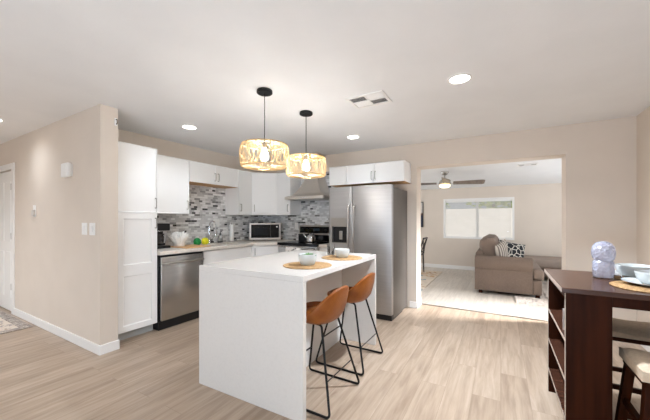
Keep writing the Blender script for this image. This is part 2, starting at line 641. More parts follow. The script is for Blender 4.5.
# ------------------------------------------------------------------ hall door
d = thing('door_1', 'white panelled hall door with bronze hinges', 'door', (-6.24, 1.40, 0), kind='structure')
cs = BM()
for a in ((0.38, -0.018, 0, 0.47, 0.0, 2.095), (-0.47, -0.018, 0, -0.38, 0.0, 2.095), (-0.38, -0.018, 2.015, 0.38, 0.0, 2.095)):
    box(cs, *a)
obj('door_casing', cs, M['trim'], d, bevel=0.004)
jb = BM()
box(jb, 0.355, 0.0, 0, 0.38, 0.155, 2.02)
box(jb, -0.38, 0.0, 0, -0.355, 0.155, 2.02)
obj('door_jamb', jb, M['trim'], d)
sl = BM()
box(sl, -0.35, 0.012, 0.01, 0.335, 0.047, 2.0)
obj('door_slab', sl, M['white'], d, bevel=0.003)
pn = BM()
for x0, x1 in ((-0.26, -0.05), (0.05, 0.26)):
    for z0, z1 in ((0.2, 0.85), (1.0, 1.85)):
        box(pn, x0, 0.006, z0, x1, 0.014, z1)
obj('door_panel', pn, M['white'], d, bevel=0.004)
for z in (0.37, 1.08, 1.77):
    hb = BM()
    tube(hb, [(0.345, -0.004, z - 0.045), (0.345, -0.004, z + 0.045)], 0.008, 8)
    box(hb, 0.31, 0.004, z - 0.045, 0.345, 0.011, z + 0.045)
    obj('hinge', hb, M['bronze'], d)

# wall devices
o = thing('door_chime', 'white plastic chime box high on the beige left wall', 'chime box', (-4.02, 1.40, 1.765))
obj('cover', boxbm(-0.08, -0.055, 0.0, 0.08, -0.012, 0.15), M['white'], o, bevel=0.012, seg=3)
obj('back_plate', boxbm(-0.07, -0.012, 0.008, 0.07, -0.001, 0.142), M['trim'], o)
o = thing('thermostat', 'small white thermostat nearest the hall door', 'thermostat', (-5.03, 1.40, 1.345))
obj('back_plate', boxbm(-0.04, -0.01, 0.0, 0.04, -0.001, 0.145), M['trim'], o, bevel=0.003)
obj('body', boxbm(-0.034, -0.028, 0.01, 0.034, -0.01, 0.085), mat('thermostat_grey', rgb(206, 200, 192), 0.5), o, bevel=0.004)


def switch(x, label):
    s = thing('light_switch', label, 'light switch', (x, 1.40, 1.155), group='rocker switches on the beige wall')
    obj('cover_plate', boxbm(-0.058, -0.007, 0, 0.058, -0.001, 0.122), M['white'], s, bevel=0.003)
    rk = BM()
    v, _ = box(rk, -0.018, -0.013, 0.028, 0.018, -0.007, 0.094)
    obj('rocker', rk, M['trim'], s, bevel=0.002)
    return s


switch(-3.665, 'white wall switch plate farther from the tall cabinet')
switch(-3.495, 'white wall switch plate closer to the tall cabinet')
o = thing('cable_clip', 'small grey clip high on the partition end above the tall cabinet', 'clip', (-3.34, 1.535, 2.255))
obj('clip_plate', boxbm(0.0005, -0.014, 0, 0.006, 0.014, 0.075), M['white'], o, bevel=0.002)
obj('hook', tubeb(bend([(0.006, 0, 0.06), (0.028, 0, 0.06), (0.03, 0, 0.02), (0.012, 0, 0.012)], 0.012), 0.0045, 6), M['bronze'], o, smooth=True)

# ------------------------------------------------------------------ ceiling fittings
def downlight(x, y, label, power=30, z=CZ, r=0.075, cone=125):
    t = thing('recessed_light', label, 'ceiling light', (x, y, z), group='recessed ceiling lights')
    obj('trim_ring', latheb([(r + 0.018, -0.001), (r + 0.018, -0.006), (r, -0.010), (r - 0.004, -0.002)], 32, close=True), M['trim'], t, smooth=True)
    obj('lens', latheb([(0, -0.005), (r - 0.004, -0.005), (r - 0.004, -0.002), (0, -0.002)], 32), M['lamp'], t, smooth=True)
    ld = bpy.data.lights.new('downlight', 'SPOT')
    ld.spot_size = math.radians(cone)
    ld.spot_blend = 1.0
    ld.shadow_soft_size = 0.055
    ld.energy = power
    ld.color = (0.90, 0.98, 1.08)
    lo = bpy.data.objects.new('downlight', ld)
    COL.objects.link(lo)
    lo.parent = t
    lo.location = (0, 0, -0.02)
    return t


M['lamp'] = mat('lamp_lens', (1, 1, 1, 1), 0.5, emit=(1.0, 0.95, 0.88, 1), emit_s=14)
downlight(-3.24, 2.29, 'recessed ceiling light above the tall cabinet and dishwasher')
downlight(-1.72, 3.68, 'recessed ceiling light in front of the cabinet over the fridge', 14)
downlight(-0.28, 2.59, 'big recessed ceiling light nearest the dark table', 290, cone=150)
downlight(-4.86, 1.0, 'recessed ceiling light over the hall rug', 18, cone=150)
downlight(-5.3, -0.9, 'unseen recessed light added on the camera side of the hall rug', 300, cone=160)  # unseen fixture added to brighten the hall wall
downlight(-2.6, -1.2, 'unseen recessed light added between the island and the rear opening', 45, cone=160)  # unseen fixture added to brighten the near floor


def grille(name, label, x, y, z, w, l, slope=0.0, cells=(2, 2), rz=0.0):
    t = thing(name, label, 'vent', (x, y, z), rz)
    t.rotation_euler = (slope, 0, rz)
    f = BM()
    xs = [-w / 2, -w / 2 + 0.028]
    n, mrow = cells
    cw = (w - 0.056 - 0.014 * (n - 1)) / n
    for i in range(n):
        xs += [xs[-1] + cw]
        if i < n - 1:
            xs += [xs[-1] + 0.014]
    xs += [w / 2]
    ch = (l - 0.056 - 0.014 * (mrow - 1)) / mrow
    ys = [-l / 2, -l / 2 + 0.028]
    for i in range(mrow):
        ys += [ys[-1] + ch]
        if i < mrow - 1:
            ys += [ys[-1] + 0.014]
    ys += [l / 2]
    fb_ = grid_slab(xs, ys, lambda i, j: not (i % 2 == 1 and j % 2 == 1), -0.012, -0.001, 'xy')
    obj('vent_frame', fb_, M['trim'], t, bevel=0.002)
    obj('duct', boxbm(-w / 2 + 0.02, -l / 2 + 0.02, -0.002, w / 2 - 0.02, l / 2 - 0.02, -0.001), mat('duct_dark', rgb(70, 66, 64), 0.8), t)
    ang = {0: 0.75, 1: -0.75}
    for i in range(n):
        for j in range(mrow):
            s = BM()
            x0, x1 = xs[1 + 2 * i], xs[2 + 2 * i]
            y0, y1 = ys[1 + 2 * j], ys[2 + 2 * j]
            q = y0 + 0.008
            while q < y1 - 0.004:
                v, _ = box(s, x0, q - 0.006, -0.0065, x1, q + 0.006, -0.0055)
                a = ang[(i + j) % 2] * 0.5
                for vv in v:
                    vv.co.z += (vv.co.y - q) * math.tan(a)
                q += 0.014
            obj('louvre', s, M['trim'], t)
    return t


grille('ceiling_vent', 'square white four-way ceiling vent between the pendants and the big downlight', -1.06, 2.62, CZ, 0.36, 0.28)
grille('ceiling_vent', 'small white vent at the far hall end of the ceiling', -5.85, 1.12, CZ, 0.3, 0.2)
grille('ceiling_vent', 'narrow white register in the sloping living room ceiling', 0.42, 6.53, 2.45 - 0.0804 * (6.53 - 4.77), 0.32, 0.14, slope=-math.atan(0.0804), cells=(3, 1))

# ------------------------------------------------------------------ cabinets
def shaker(w, h, t=0.02, rail=0.06, deep=0.013, mid=None):
    """front in the plane y = -t .. 0, from (0, 0) to (w, h) in x, z"""
    bm = BM()
    _, fs = box(bm, 0, -t, 0, w, 0, h)
    front = fs[2]
    r = min(rail, w * 0.28, h * 0.28)
    if mid:
        cut_ = bmesh.ops.bisect_plane(bm, geom=[front] + list(front.edges) + list(front.verts), plane_co=(0, 0, mid), plane_no=(0, 0, 1))
        fr_ = [g for g in cut_['geom'] if isinstance(g, bmesh.types.BMFace)]
        for q_ in fr_:
            bmesh.ops.inset_region(bm, faces=[q_], thickness=r, use_boundary=True, use_even_offset=True)
            bmesh.ops.inset_region(bm, faces=[q_], thickness=0.009, depth=-deep, use_boundary=True, use_even_offset=True)
        return bm
    bmesh.ops.inset_region(bm, faces=[front], thickness=r, use_boundary=True, use_even_offset=True)
    bmesh.ops.inset_region(bm, faces=[front], thickness=0.009, depth=-deep, use_boundary=True, use_even_offset=True)
    return bm


def pull(x, z, vertical=True, l=0.13, y=-0.02):
    h = l / 2
    if vertical:
        pts = [(x, y, z - h + 0.01), (x, y - 0.028, z - h + 0.006), (x, y - 0.03, z), (x, y - 0.028, z + h - 0.006), (x, y, z + h - 0.01)]
    else:
        pts = [(x - h + 0.01, y, z), (x - h + 0.006, y - 0.028, z), (x, y - 0.03, z), (x + h - 0.006, y - 0.028, z), (x + h - 0.01, y, z)]
    return tubeb(bend(pts, 0.012, 4), 0.0055, 8)


def door_part(par, x0, z0, w, h, handle=None, vertical=True, xf=None, name='door', mid=None):
    bm = shaker(w, h, mid=mid)
    bmesh.ops.translate(bm, verts=bm.verts[:], vec=(x0, 0, z0))
    dd = obj(name, bm, M['cab'], par, bevel=0.0015, xf=xf)
    if handle:
        obj('handle', pull(handle[0], handle[1], vertical), M['nickel'], dd, smooth=True, xf=xf)
    return dd


def cabinet(name, label, loc, rz, w, d, h, toe=0.0, group=None, under=False):
    t = thing(name, label, 'cabinet', loc, rz, group)
    z0 = toe
    obj('body', boxbm(0, 0, z0 + (0.004 if under else 0), w, d, h), M['cab'], t)
    if toe:
        obj('toe_kick', boxbm(0.002, 0.07, 0.002, w - 0.002, d, toe), M['toe'], t)
    if under:
        obj('underside', boxbm(0.003, 0.002, 0, w - 0.003, d - 0.003, 0.0038), M['cab_in'], t)
    return t


R90 = PI / 2
UG = 'white shaker upper cabinets'
# tall pantry by the partition wall: local x -> world y, local -y -> world +x
FX = -3.48         # carcass front of deep cabinets
t = cabinet('pantry_cabinet', 'tall white pantry cabinet beside the partition wall', (FX, 1.562, 0), R90, 0.468, 0.585, 2.14, toe=0.1)
door_part(t, 0.04, 0.105, 0.425, 1.275, (0.44, 1.27), mid=0.655)
door_part(t, 0.04, 1.39, 0.425, 0.745, (0.44, 1.50))

UX = -3.76
t = cabinet('upper_cabinet', 'single-door white wall cabinet over the coffee maker', (UX, 2.036, 1.39), R90, 0.607, 0.305, 0.75, group=UG)
door_part(t, 0.003, 0.003, 0.601, 0.744, (0.57, 0.12))
t = cabinet('upper_cabinet', 'short two-door white wall cabinet over the sink with wooden underside', (UX, 2.646, 1.84), R90, 0.91, 0.305, 0.30, group=UG, under=True)
door_part(t, 0.003, 0.003, 0.451, 0.294, (0.425, 0.11))
door_part(t, 0.456, 0.003, 0.451, 0.294, (0.485, 0.11))
t = cabinet('upper_cabinet', 'narrow white wall cabinet between the sink cabinet and the corner cabinet', (UX, 3.559, 1.39), R90, 0.33, 0.305, 0.75, group=UG)
door_part(t, 0.003, 0.003, 0.324, 0.744, (0.035, 0.12))
# diagonal corner wall cabinet
t = thing('corner_cabinet', 'diagonal white wall cabinet above the microwave', 'cabinet', (SX, RY, 1.39), 0, UG)
q = math.hypot(0.28, 0.28)
obj('body', prism(BM(), [(0.002, -0.002), (0.002, -0.608), (0.31, -0.608), (0.608, -0.312), (0.608, -0.002)], 0, 0.75), M['cab'], t)
A = Vector((0.31, -0.608)); B = Vector((0.608, -0.312))
L_ = (B - A).length
xf = Matrix.Translation((A.x, A.y, 0)) @ Matrix.Rotation(math.atan2(B.y - A.y, B.x - A.x), 4, 'Z')
door_part(t, 0.003, 0.003, L_ - 0.006, 0.744, (0.035, 0.12), xf=xf)
t = cabinet('upper_cabinet', 'narrow white wall cabinet beside the range hood', (-3.459, 4.19, 1.39), 0, 0.315, 0.305, 0.75, group=UG)
door_part(t, 0.003, 0.003, 0.309, 0.744, (0.275, 0.12))

# over the fridge
t = cabinet('upper_cabinet', 'small single-door white cabinet left of the over-fridge pair', (-2.345, 4.15, 1.845), 0, 0.30, 0.345, 0.295, group=UG, under=True)
door_part(t, 0.003, 0.003, 0.294, 0.289)
t = cabinet('upper_cabinet', 'two-door white cabinet directly above the fridge', (-2.042, 4.15, 1.845), 0, 0.89, 0.345, 0.295, group=UG, under=True)
door_part(t, 0.003, 0.003, 0.44, 0.289, (0.415, 0.11))
door_part(t, 0.446, 0.003, 0.44, 0.289, (0.472, 0.11))

# base cabinets
CT = 0.935
t = cabinet('sink_cabinet', 'white base cabinet under the sink counter', (FX, 2.656, 0), R90, 0.93, 0.585, 0.705, toe=0.1)
cut = 0.465
door_part(t, 0.003, 0.70, 0.924, 0.18, name='drawer')
door_part(t, 0.003, 0.105, 0.46, 0.59, (0.43, 0.6))
door_part(t, 0.467, 0.105, 0.46, 0.59, (0.5, 0.6))
t = thing('corner_cabinet', 'diagonal white base cabinet under the microwave corner', 'cabinet', (SX, RY, 0), 0)
pts = [(0.002, -0.002), (0.002, -0.912), (0.60, -0.912), (0.912, -0.60), (0.912, -0.002)]
obj('body', prism(BM(), pts, 0.1, 0.89), M['cab'], t)
obj('toe_kick', prism(BM(), [(0.01, -0.01), (0.01, -0.90), (0.53, -0.90), (0.90, -0.53), (0.90, -0.01)], 0.002, 0.1), M['toe'], t)
A = Vector(pts[2]); B = Vector(pts[3])
L_ = (B - A).length
xf = Matrix.Translation((A.x, A.y, 0)) @ Matrix.Rotation(math.atan2(B.y - A.y, B.x - A.x), 4, 'Z')
door_part(t, 0.004, 0.105, L_ - 0.008, 0.775, (0.045, 0.79), xf=xf)
t = cabinet('base_cabinet', 'slim white base cabinet between the range and the fridge', (-2.375, 3.90, 0), 0, 0.235, 0.595, 0.89, toe=0.1)
door_part(t, 0.003, 0.70, 0.229, 0.18, name='drawer')
door_part(t, 0.003, 0.105, 0.229, 0.59, (0.03, 0.6))

# counters
cx0, cx1 = SX + 0.002, -3.42
us = [cx0, -3.92, -3.56, cx1]
vs = [2.036, 3.02, 3.47, 3.57]
bm = grid_slab(us, vs, lambda i, j: not (i == 1 and j == 1), 0.892, CT, 'xy')
prism(bm, [(cx0, 3.57), (cx1, 3.57), (-3.155, 3.835), (-3.155, 4.498), (cx0, 4.498)], 0.892, CT)
tag(obj('countertop', bm, M['counter'], bevel=0.003), 'cream stone counter running from the dishwasher round to the range', 'countertop')
tag(obj('countertop', boxbm(-2.378, 3.87, 0.892, -2.14, 4.498, CT), M['counter'], bevel=0.003), 'small square of cream counter between the range and the fridge', 'countertop')
sk = thing('kitchen_sink', 'stainless undermount sink below the curved faucet', 'sink', (-3.74, 3.245, 0.892))
ib = BM()
_, fs = box(ib, -0.18, -0.225, -0.18, 0.18, 0.225, -0.002)
bmesh.ops.delete(ib, geom=[fs[1]], context='FACES')
o = obj('basin', ib, M['steel_h'], sk, recalc=False)
s = o.modifiers.new('thick', 'SOLIDIFY'); s.thickness = -0.002
obj('drain', latheb([(0, -0.176), (0.04, -0.176), (0.045, -0.179), (0, -0.179)], 20), M['chrome'], sk, smooth=True)

# backsplash
struct('backsplash_sink', grid_slab([2.036, 2.644, 3.5585, 4.498], [CT, 1.388, 1.838], lambda i, j: j == 0 or i == 1, SX, SX + 0.008, 'yz'), M['tile_y'],
       'grey and white strip mosaic behind the sink', 'backsplash')
struct('backsplash_range', grid_slab([SX + 0.009, -3.142, -2.348, -2.12], [0.85, 1.388, 1.838, 2.14], lambda i, j: j == 0 or i == 1 or (i == 2 and j == 1), RY - 0.008, RY, 'xz'), M['tile_x'],
       'grey and white strip mosaic behind the range', 'backsplash')

# ------------------------------------------------------------------ dishwasher
t = thing('dishwasher', 'stainless dishwasher between the pantry and the sink cabinet', 'dishwasher', (-3.45, 2.048, 0), R90)
obj('body', boxbm(0, 0.03, 0.1, 0.6, 0.55, 0.885), M['black'], t)
obj('door', boxbm(0.012, -0.02, 0.115, 0.588, 0.03, 0.865), M['steel'], t, bevel=0.006, seg=3)
obj('toe_kick', boxbm(0.0, 0.02, 0.002, 0.6, 0.5, 0.1), M['black'], t)
hb = BM()
tube(hb, bend([(0.03, -0.02, 0.79), (0.032, -0.055, 0.79), (0.3, -0.068, 0.79), (0.568, -0.055, 0.79), (0.57, -0.02, 0.79)], 0.03), 0.013, 10)
obj('handle', hb, M['steel_h'], t, smooth=True)
obj('control_strip', boxbm(0.012, -0.012, 0.867, 0.588, 0.03, 0.885), M['black'], t)

# ------------------------------------------------------------------ range and hood
t = thing('kitchen_range', 'stainless electric range with black glass top', 'range', (-3.145, 3.85, 0))
W = 0.76
obj('body', boxbm(0.003, 0.03, 0.03, W - 0.003, 0.645, 0.897), M['steel_h'], t)
obj('cooktop', boxbm(-0.002, -0.025, 0.898, W + 0.002, 0.575, 0.94), M['black_glass'], t, bevel=0.006)
dr = obj('oven_door', boxbm(0.008, -0.012, 0.22, W - 0.008, 0.029, 0.893), M['steel'], t, bevel=0.005)
obj('oven_window', boxbm(0.12, -0.014, 0.35, W - 0.12, -0.0125, 0.68), M['black_glass'], dr)
obj('handle', tubeb(bend([(0.05, -0.012, 0.86), (0.05, -0.06, 0.86), (W - 0.05, -0.06, 0.86), (W - 0.05, -0.012, 0.86)], 0.02), 0.012, 10), M['chrome'], dr, smooth=True)
obj('drawer', boxbm(0.008, -0.012, 0.05, W - 0.008, 0.029, 0.21), M['steel'], t, bevel=0.004)
obj('base', boxbm(0.02, 0.05, 0.0, W - 0.02, 0.6, 0.03), M['black'], t)
bgd = obj('backguard', boxbm(0.0, 0.578, 0.906, W, 0.645, 1.215), M['steel_h'], t, bevel=0.006)
obj('control_panel', boxbm(0.03, 0.570, 1.075, W - 0.03, 0.5775, 1.185), M['black_glass'], bgd)
obj('lower_panel', boxbm(0.01, 0.570, 0.942, W - 0.01, 0.5775, 1.045), M['black_glass'], bgd)
obj('display', boxbm(W / 2 - 0.06, 0.5685, 1.11, W / 2 + 0.06, 0.5698, 1.155), mat('display', rgb(46, 58, 66), 0.1), bgd)
for k, x in enumerate((0.10, 0.19, W - 0.19, W - 0.10)):
    kb = tubeb([(x, 0.5698, 1.13), (x, 0.545, 1.13)], [0.021, 0.017], 16)
    obj('knob', kb, M['black'], bgd, smooth=True)
for x, y, r in ((0.2, 0.14, 0.1), (0.56, 0.14, 0.08), (0.2, 0.42, 0.075), (0.56, 0.42, 0.1)):
    obj('burner_ring', latheb([(r - 0.003, 0.9402), (r, 0.9402), (r, 0.9405), (r - 0.003, 0.9405)], 40, (x, y, 0), close=True), mat('burner_grey', rgb(80, 80, 82), 0.4), t)

t = thing('range_hood', 'stainless pyramid range hood above the stove', 'range hood', (-2.745, RY - 0.009, 1.645))
hd = BM()
def ring(x, y0, y1, z):
    return [hd.verts.new(c) for c in ((-x, y0, z), (x, y0, z), (x, y1, z), (-x, y1, z))]
rs = [ring(0.38, -0.50, 0, 0.0), ring(0.38, -0.50, 0, 0.045)]
for k in range(1, 9):
    s_ = k / 8
    e = 1 - (1 - s_) ** 1.7
    e = s_ ** 0.55
    rs.append(ring(0.38 + (0.125 - 0.38) * e, -0.50 + (-0.27 + 0.50) * e, 0, 0.045 + 0.30 * s_ ** 1.15))
for a, b in zip(rs, rs[1:]):
    for k in range(4):
        j = (k + 1) % 4
        hd.faces.new((a[k], a[j], b[j], b[k]))
hd.faces.new(rs[0][::-1]); hd.faces.new(rs[-1])
obj('canopy', hd, M['steel_w'], t, smooth=True)
ch = obj('chimney', boxbm(-0.125, -0.27, 0.346, 0.125, 0, CZ - 1.645 - 0.002), M['steel_w'], t, bevel=0.003)
vb = BM()
for k in range(4):
    box(vb, 0.1252, -0.22, 0.70 + k * 0.017, 0.1262, -0.05, 0.709 + k * 0.017)
    box(vb, -0.1262, -0.22, 0.70 + k * 0.017, -0.1252, -0.05, 0.709 + k * 0.017)
    box(vb, -0.09, -0.2712, 0.70 + k * 0.017, 0.09, -0.2702, 0.709 + k * 0.017)
obj('vent_slots', vb, M['black'], ch)
obj('filter', boxbm(-0.34, -0.46, -0.006, 0.34, -0.05, -0.001), M['nickel'], t)
for x in (-0.06, -0.03, 0.0, 0.03, 0.06):
    obj('button', tubeb([(x, -0.5005, 0.022), (x, -0.504, 0.022)], 0.007, 12), M['chrome'], t)

# ------------------------------------------------------------------ fridge
t = thing('refrigerator', 'large stainless side-by-side fridge with water dispenser', 'refrigerator', (-2.115, 3.72, 0))
FW = 0.92
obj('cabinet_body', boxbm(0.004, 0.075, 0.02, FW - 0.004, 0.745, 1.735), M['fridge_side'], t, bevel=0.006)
obj('base_grille', boxbm(0.01, 0.03, 0.005, FW - 0.01, 0.5, 0.075), M['black'], t)
hg = BM()
box(hg, 0.02, 0.03, 1.736, 0.10, 0.16, 1.765)
box(hg, FW - 0.10, 0.03, 1.736, FW - 0.02, 0.16, 1.765)
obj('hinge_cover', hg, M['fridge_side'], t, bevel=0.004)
SP = 0.362
# freezer door with a recess for the dispenser
us = [0.0, 0.05, 0.30, SP - 0.003]
vs = [0.08, 0.985, 1.26, 1.765]
fd = obj('freezer_door', grid_slab(us, vs, lambda i, j: not (i == 1 and j == 1), 0.0, 0.07, 'xz'), M['steel_f'], t, bevel=0.008, seg=3)
obj('dispenser_recess', boxbm(0.05, 0.045, 0.985, 0.30, 0.069, 1.26), M['black'], fd)
dfb = grid_slab([0.038, 0.052, 0.298, 0.312], [0.975, 0.99, 1.21, 1.335], lambda i, j: not (i == 1 and j == 1), -0.008, -0.0005, 'xz')
obj('dispenser_frame', dfb, M['nickel'], fd, bevel=0.003)
obj('dispenser_panel', boxbm(0.052, -0.0005, 1.205, 0.298, 0.044, 1.255), M['black'], fd)
obj('dispenser_paddle', boxbm(0.15, 0.025, 1.03, 0.20, 0.035, 1.15), M['nickel'], fd, bevel=0.004)
obj('dispenser_tray', boxbm(0.055, -0.004, 0.987, 0.295, 0.044, 1.0), M['black_metal'], fd)
rd = obj('fridge_door', boxbm(SP + 0.003, 0.0, 0.08, FW, 0.07, 1.765), M['steel_f'], t, bevel=0.008, seg=3)
for dpar, x in ((fd, SP - 0.038), (rd, SP + 0.038)):
    pts = [(x, 0.0, 1.50), (x, -0.045, 1.49), (x, -0.058, 1.1), (x, -0.045, 0.62), (x, 0.0, 0.61)]
    obj('handle', tubeb(bend(pts, 0.03, 5), 0.014, 12), M['steel_h'], dpar, smooth=True)

# ------------------------------------------------------------------ microwave (diagonal in the corner)
t = thing('microwave', 'stainless microwave turned diagonally on the corner counter', 'microwave', (-3.64, 4.09, CT), math.radians(45))
W, D, H = 0.555, 0.36, 0.31
obj('body', boxbm(-W / 2, 0.02, 0.012, W / 2, D, H), M['steel_h'], t, bevel=0.005)
obj('front_frame', grid_slab([-W / 2, -W / 2 + 0.033, W / 2 - 0.033, W / 2], [0.012, 0.05, 0.285, H], lambda i, j: not (i == 1 and j == 1), -0.012, 0.0195, 'xz'), M['steel_h'], t, bevel=0.004)
obj('door_glass', boxbm(-W / 2 + 0.034, -0.006, 0.051, 0.095, 0.019, 0.284), M['black_glass'], t)
obj('window', boxbm(-W / 2 + 0.09, -0.0075, 0.095, 0.05, -0.0062, 0.23), mat('mw_window', rgb(30, 30, 32), 0.3, spec=0.2), t)
cp = obj('control_panel', boxbm(0.098, -0.006, 0.051, W / 2 - 0.034, 0.019, 0.284), M['black_glass'], t)
obj('sticker', boxbm(W / 2 - 0.085, -0.0075, 0.232, W / 2 - 0.055, -0.0062, 0.258), M['white'], cp)
for sx in (-1, 1):
    for y in (0.05, D - 0.05):
        obj('foot', boxbm(sx * 0.2 - 0.015, y - 0.015, 0.0, sx * 0.2 + 0.015, y + 0.015, 0.012), M['black'], t)

# ------------------------------------------------------------------ island
IX0, IX1, IY0, IY1 = -2.09, -1.10, 1.575, 2.985
t = thing('kitchen_island', 'white quartz waterfall island under the two pendant lamps', 'island', (-1.606, 2.276, 0), math.radians(1.5))
hx, hy = (IX1 - IX0) / 2, (IY1 - IY0) / 2
obj('countertop', boxbm(-hx, -hy, 0.905, hx, hy, 0.945), M['quartz'], t, bevel=0.002)
for s in (-1, 1):
    y0, y1 = (-hy, -hy + 0.04) if s < 0 else (hy - 0.04, hy)
    obj('waterfall_panel', boxbm(-hx, y0, 0.0, hx, y1, 0.9045), M['quartz'], t, bevel=0.0015)
obj('cabinet_body', boxbm(-hx + 0.03, -hy + 0.041, 0.09, 0.10, hy - 0.041, 0.904), M['knee'], t)
obj('toe_kick', boxbm(-hx + 0.1, -hy + 0.041, 0.0, 0.08, hy - 0.041, 0.09), M['toe'], t)
obj('knee_panel', boxbm(0.101, -hy + 0.041, 0.0, 0.115, hy - 0.041, 0.904), M['knee'], t)
for k in range(3):
    w3 = (2 * hy - 0.09) / 3
    xf = Matrix.Translation((-hx + 0.029, hy - 0.045 - k * w3, 0)) @ Matrix.Rotation(-PI / 2, 4, 'Z')
    door_part(t, 0.003, 0.1, w3 - 0.006, 0.79, (w3 - 0.05, 0.78), xf=xf)

# ------------------------------------------------------------------ counter stools
def bucket():
    bm = BM()
    NT, NR = 40, 10
    rings = []
    for i in range(NR + 1):
        s = i / NR
        row = []
        for k in range(NT):
            th = 2 * PI * k / NT
            c, sn = math.cos(th), math.sin(th)
            # superellipse footprint
            e = 0.72
            px = math.copysign(abs(c) ** e, c)
            py = math.copysign(abs(sn) ** e, sn)
            wrap = max(0.0, (c + 0.05) / 1.05)
            rim = 0.035 + 0.195 * wrap ** 1.15
            f = s ** 0.55 if s < 0.62 else None
            g = min(s / 0.62, 1.0)
            rad = 0.82 * g
            z = 0.0
            if s > 0.62:
                u = (s - 0.62) / 0.38
                rad = 0.82 + 0.18 * math.sin(u * PI / 2) ** 0.8
                z = rim * (u ** 1.25)
            z += 0.012 * g * g
            lean = 0.03 * (z / 0.25) * max(0, c)
            row.append(bm.verts.new((0.17 * rad * px + lean, 0.195 * rad * py, z)))
        rings.append(row)
    # collapse the centre
    for a, b in zip(rings[1:], rings[2:]):
        for k in range(NT):
            j = (k + 1) % NT
            bm.faces.new((a[k], a[j], b[j], b[k]))
    for v in rings[0]:
        bm.verts.remove(v)
    cv = bm.verts.new((0, 0, 0))
    for k in range(NT):
        bm.faces.new((cv, rings[1][k], rings[1][(k + 1) % NT]))
    return bm


def counter_stool(loc, label):
    t = thing('counter_stool', label, 'stool', loc, 0, 'tan bucket stools at the island')
    bm = bucket()
    bmesh.ops.translate(bm, verts=bm.verts[:], vec=(0.0, 0, 0.585))
    s = obj('seat', bm, M['leather'], t, smooth=False)
    for f in s.data.polygons:
        f.use_smooth = True
    so = s.modifiers.new('thick', 'SOLIDIFY'); so.thickness = 0.028; so.offset = 1.0
    bv = s.modifiers.new('round', 'BEVEL'); bv.width = 0.009; bv.segments = 3; bv.limit_method = 'ANGLE'; bv.angle_limit = math.radians(50)
    pad = latheb([(0, 0.0), (0.11, 0.0), (0.135, 0.008), (0.135, 0.016), (0.10, 0.03), (0, 0.036)], 32, (-0.01, 0, 0.588))
    obj('cushion', pad, M['leather'], s, smooth=True)
    zt = 0.565
    for sy in (-1, 1):
        yt, yb = sy * 0.12, sy * 0.24
        pts = [(-0.05, sy * 0.12, zt), (-0.105, yt, zt - 0.004), (-0.235, yb, 0.009), (0.24, yb, 0.009), (0.105, yt, zt - 0.004), (0.05, yt, zt)]
        obj('side_frame', tubeb(bend(pts, 0.035, 6), 0.0085, 10), M['black_metal'], t, smooth=True)
    def legpt(sx, sy, z):
        u = (zt - 0.004 - z) / (zt - 0.013)
        return (sx * (0.105 + 0.13 * u), sy * (0.12 + 0.12 * u), z)
    for sx, z in ((-1, 0.23), (1, 0.21)):
        obj('footrest' if sx < 0 else 'rear_stretcher', tubeb([legpt(sx, -1, z), legpt(sx, 1, z)], 0.0065 if sx < 0 else 0.004, 8), M['black_metal'], t, smooth=True)
    cb_ = BM()
    tube(cb_, [(-0.09, -0.125, zt), (-0.09, 0.125, zt)], 0.007, 8)
    obj('seat_rail', cb_, M['black_metal'], t, smooth=True)
    cb_ = BM()
    tube(cb_, [(0.09, -0.125, zt), (0.09, 0.125, zt)], 0.007, 8)
    obj('seat_rail', cb_, M['black_metal'], t, smooth=True)
    return t


st = counter_stool((-1.20, 1.94, 0), 'tan leather bucket stool under the plant bowl side of the island')
copy_tree(st, (-1.225, 2.56, 0), 0, 'tan leather bucket stool at the fridge end of the island')

# ------------------------------------------------------------------ pendants
def shade_r(u):
    """profile radius for height fraction u from bottom 0 to top 1"""
    P = [(0.0, 0.055), (0.03, 0.12), (0.06, 0.185), (0.12, 0.2), (0.3, 0.206), (0.5, 0.208), (0.7, 0.206), (0.88, 0.2), (0.94, 0.185), (0.97, 0.12), (1.0, 0.06)]
    for (a, ra), (b, rb) in zip(P, P[1:]):
        if u <= b:
            k = (u - a) / (b - a)
            return ra + (rb - ra) * k
    return P[-1][1]


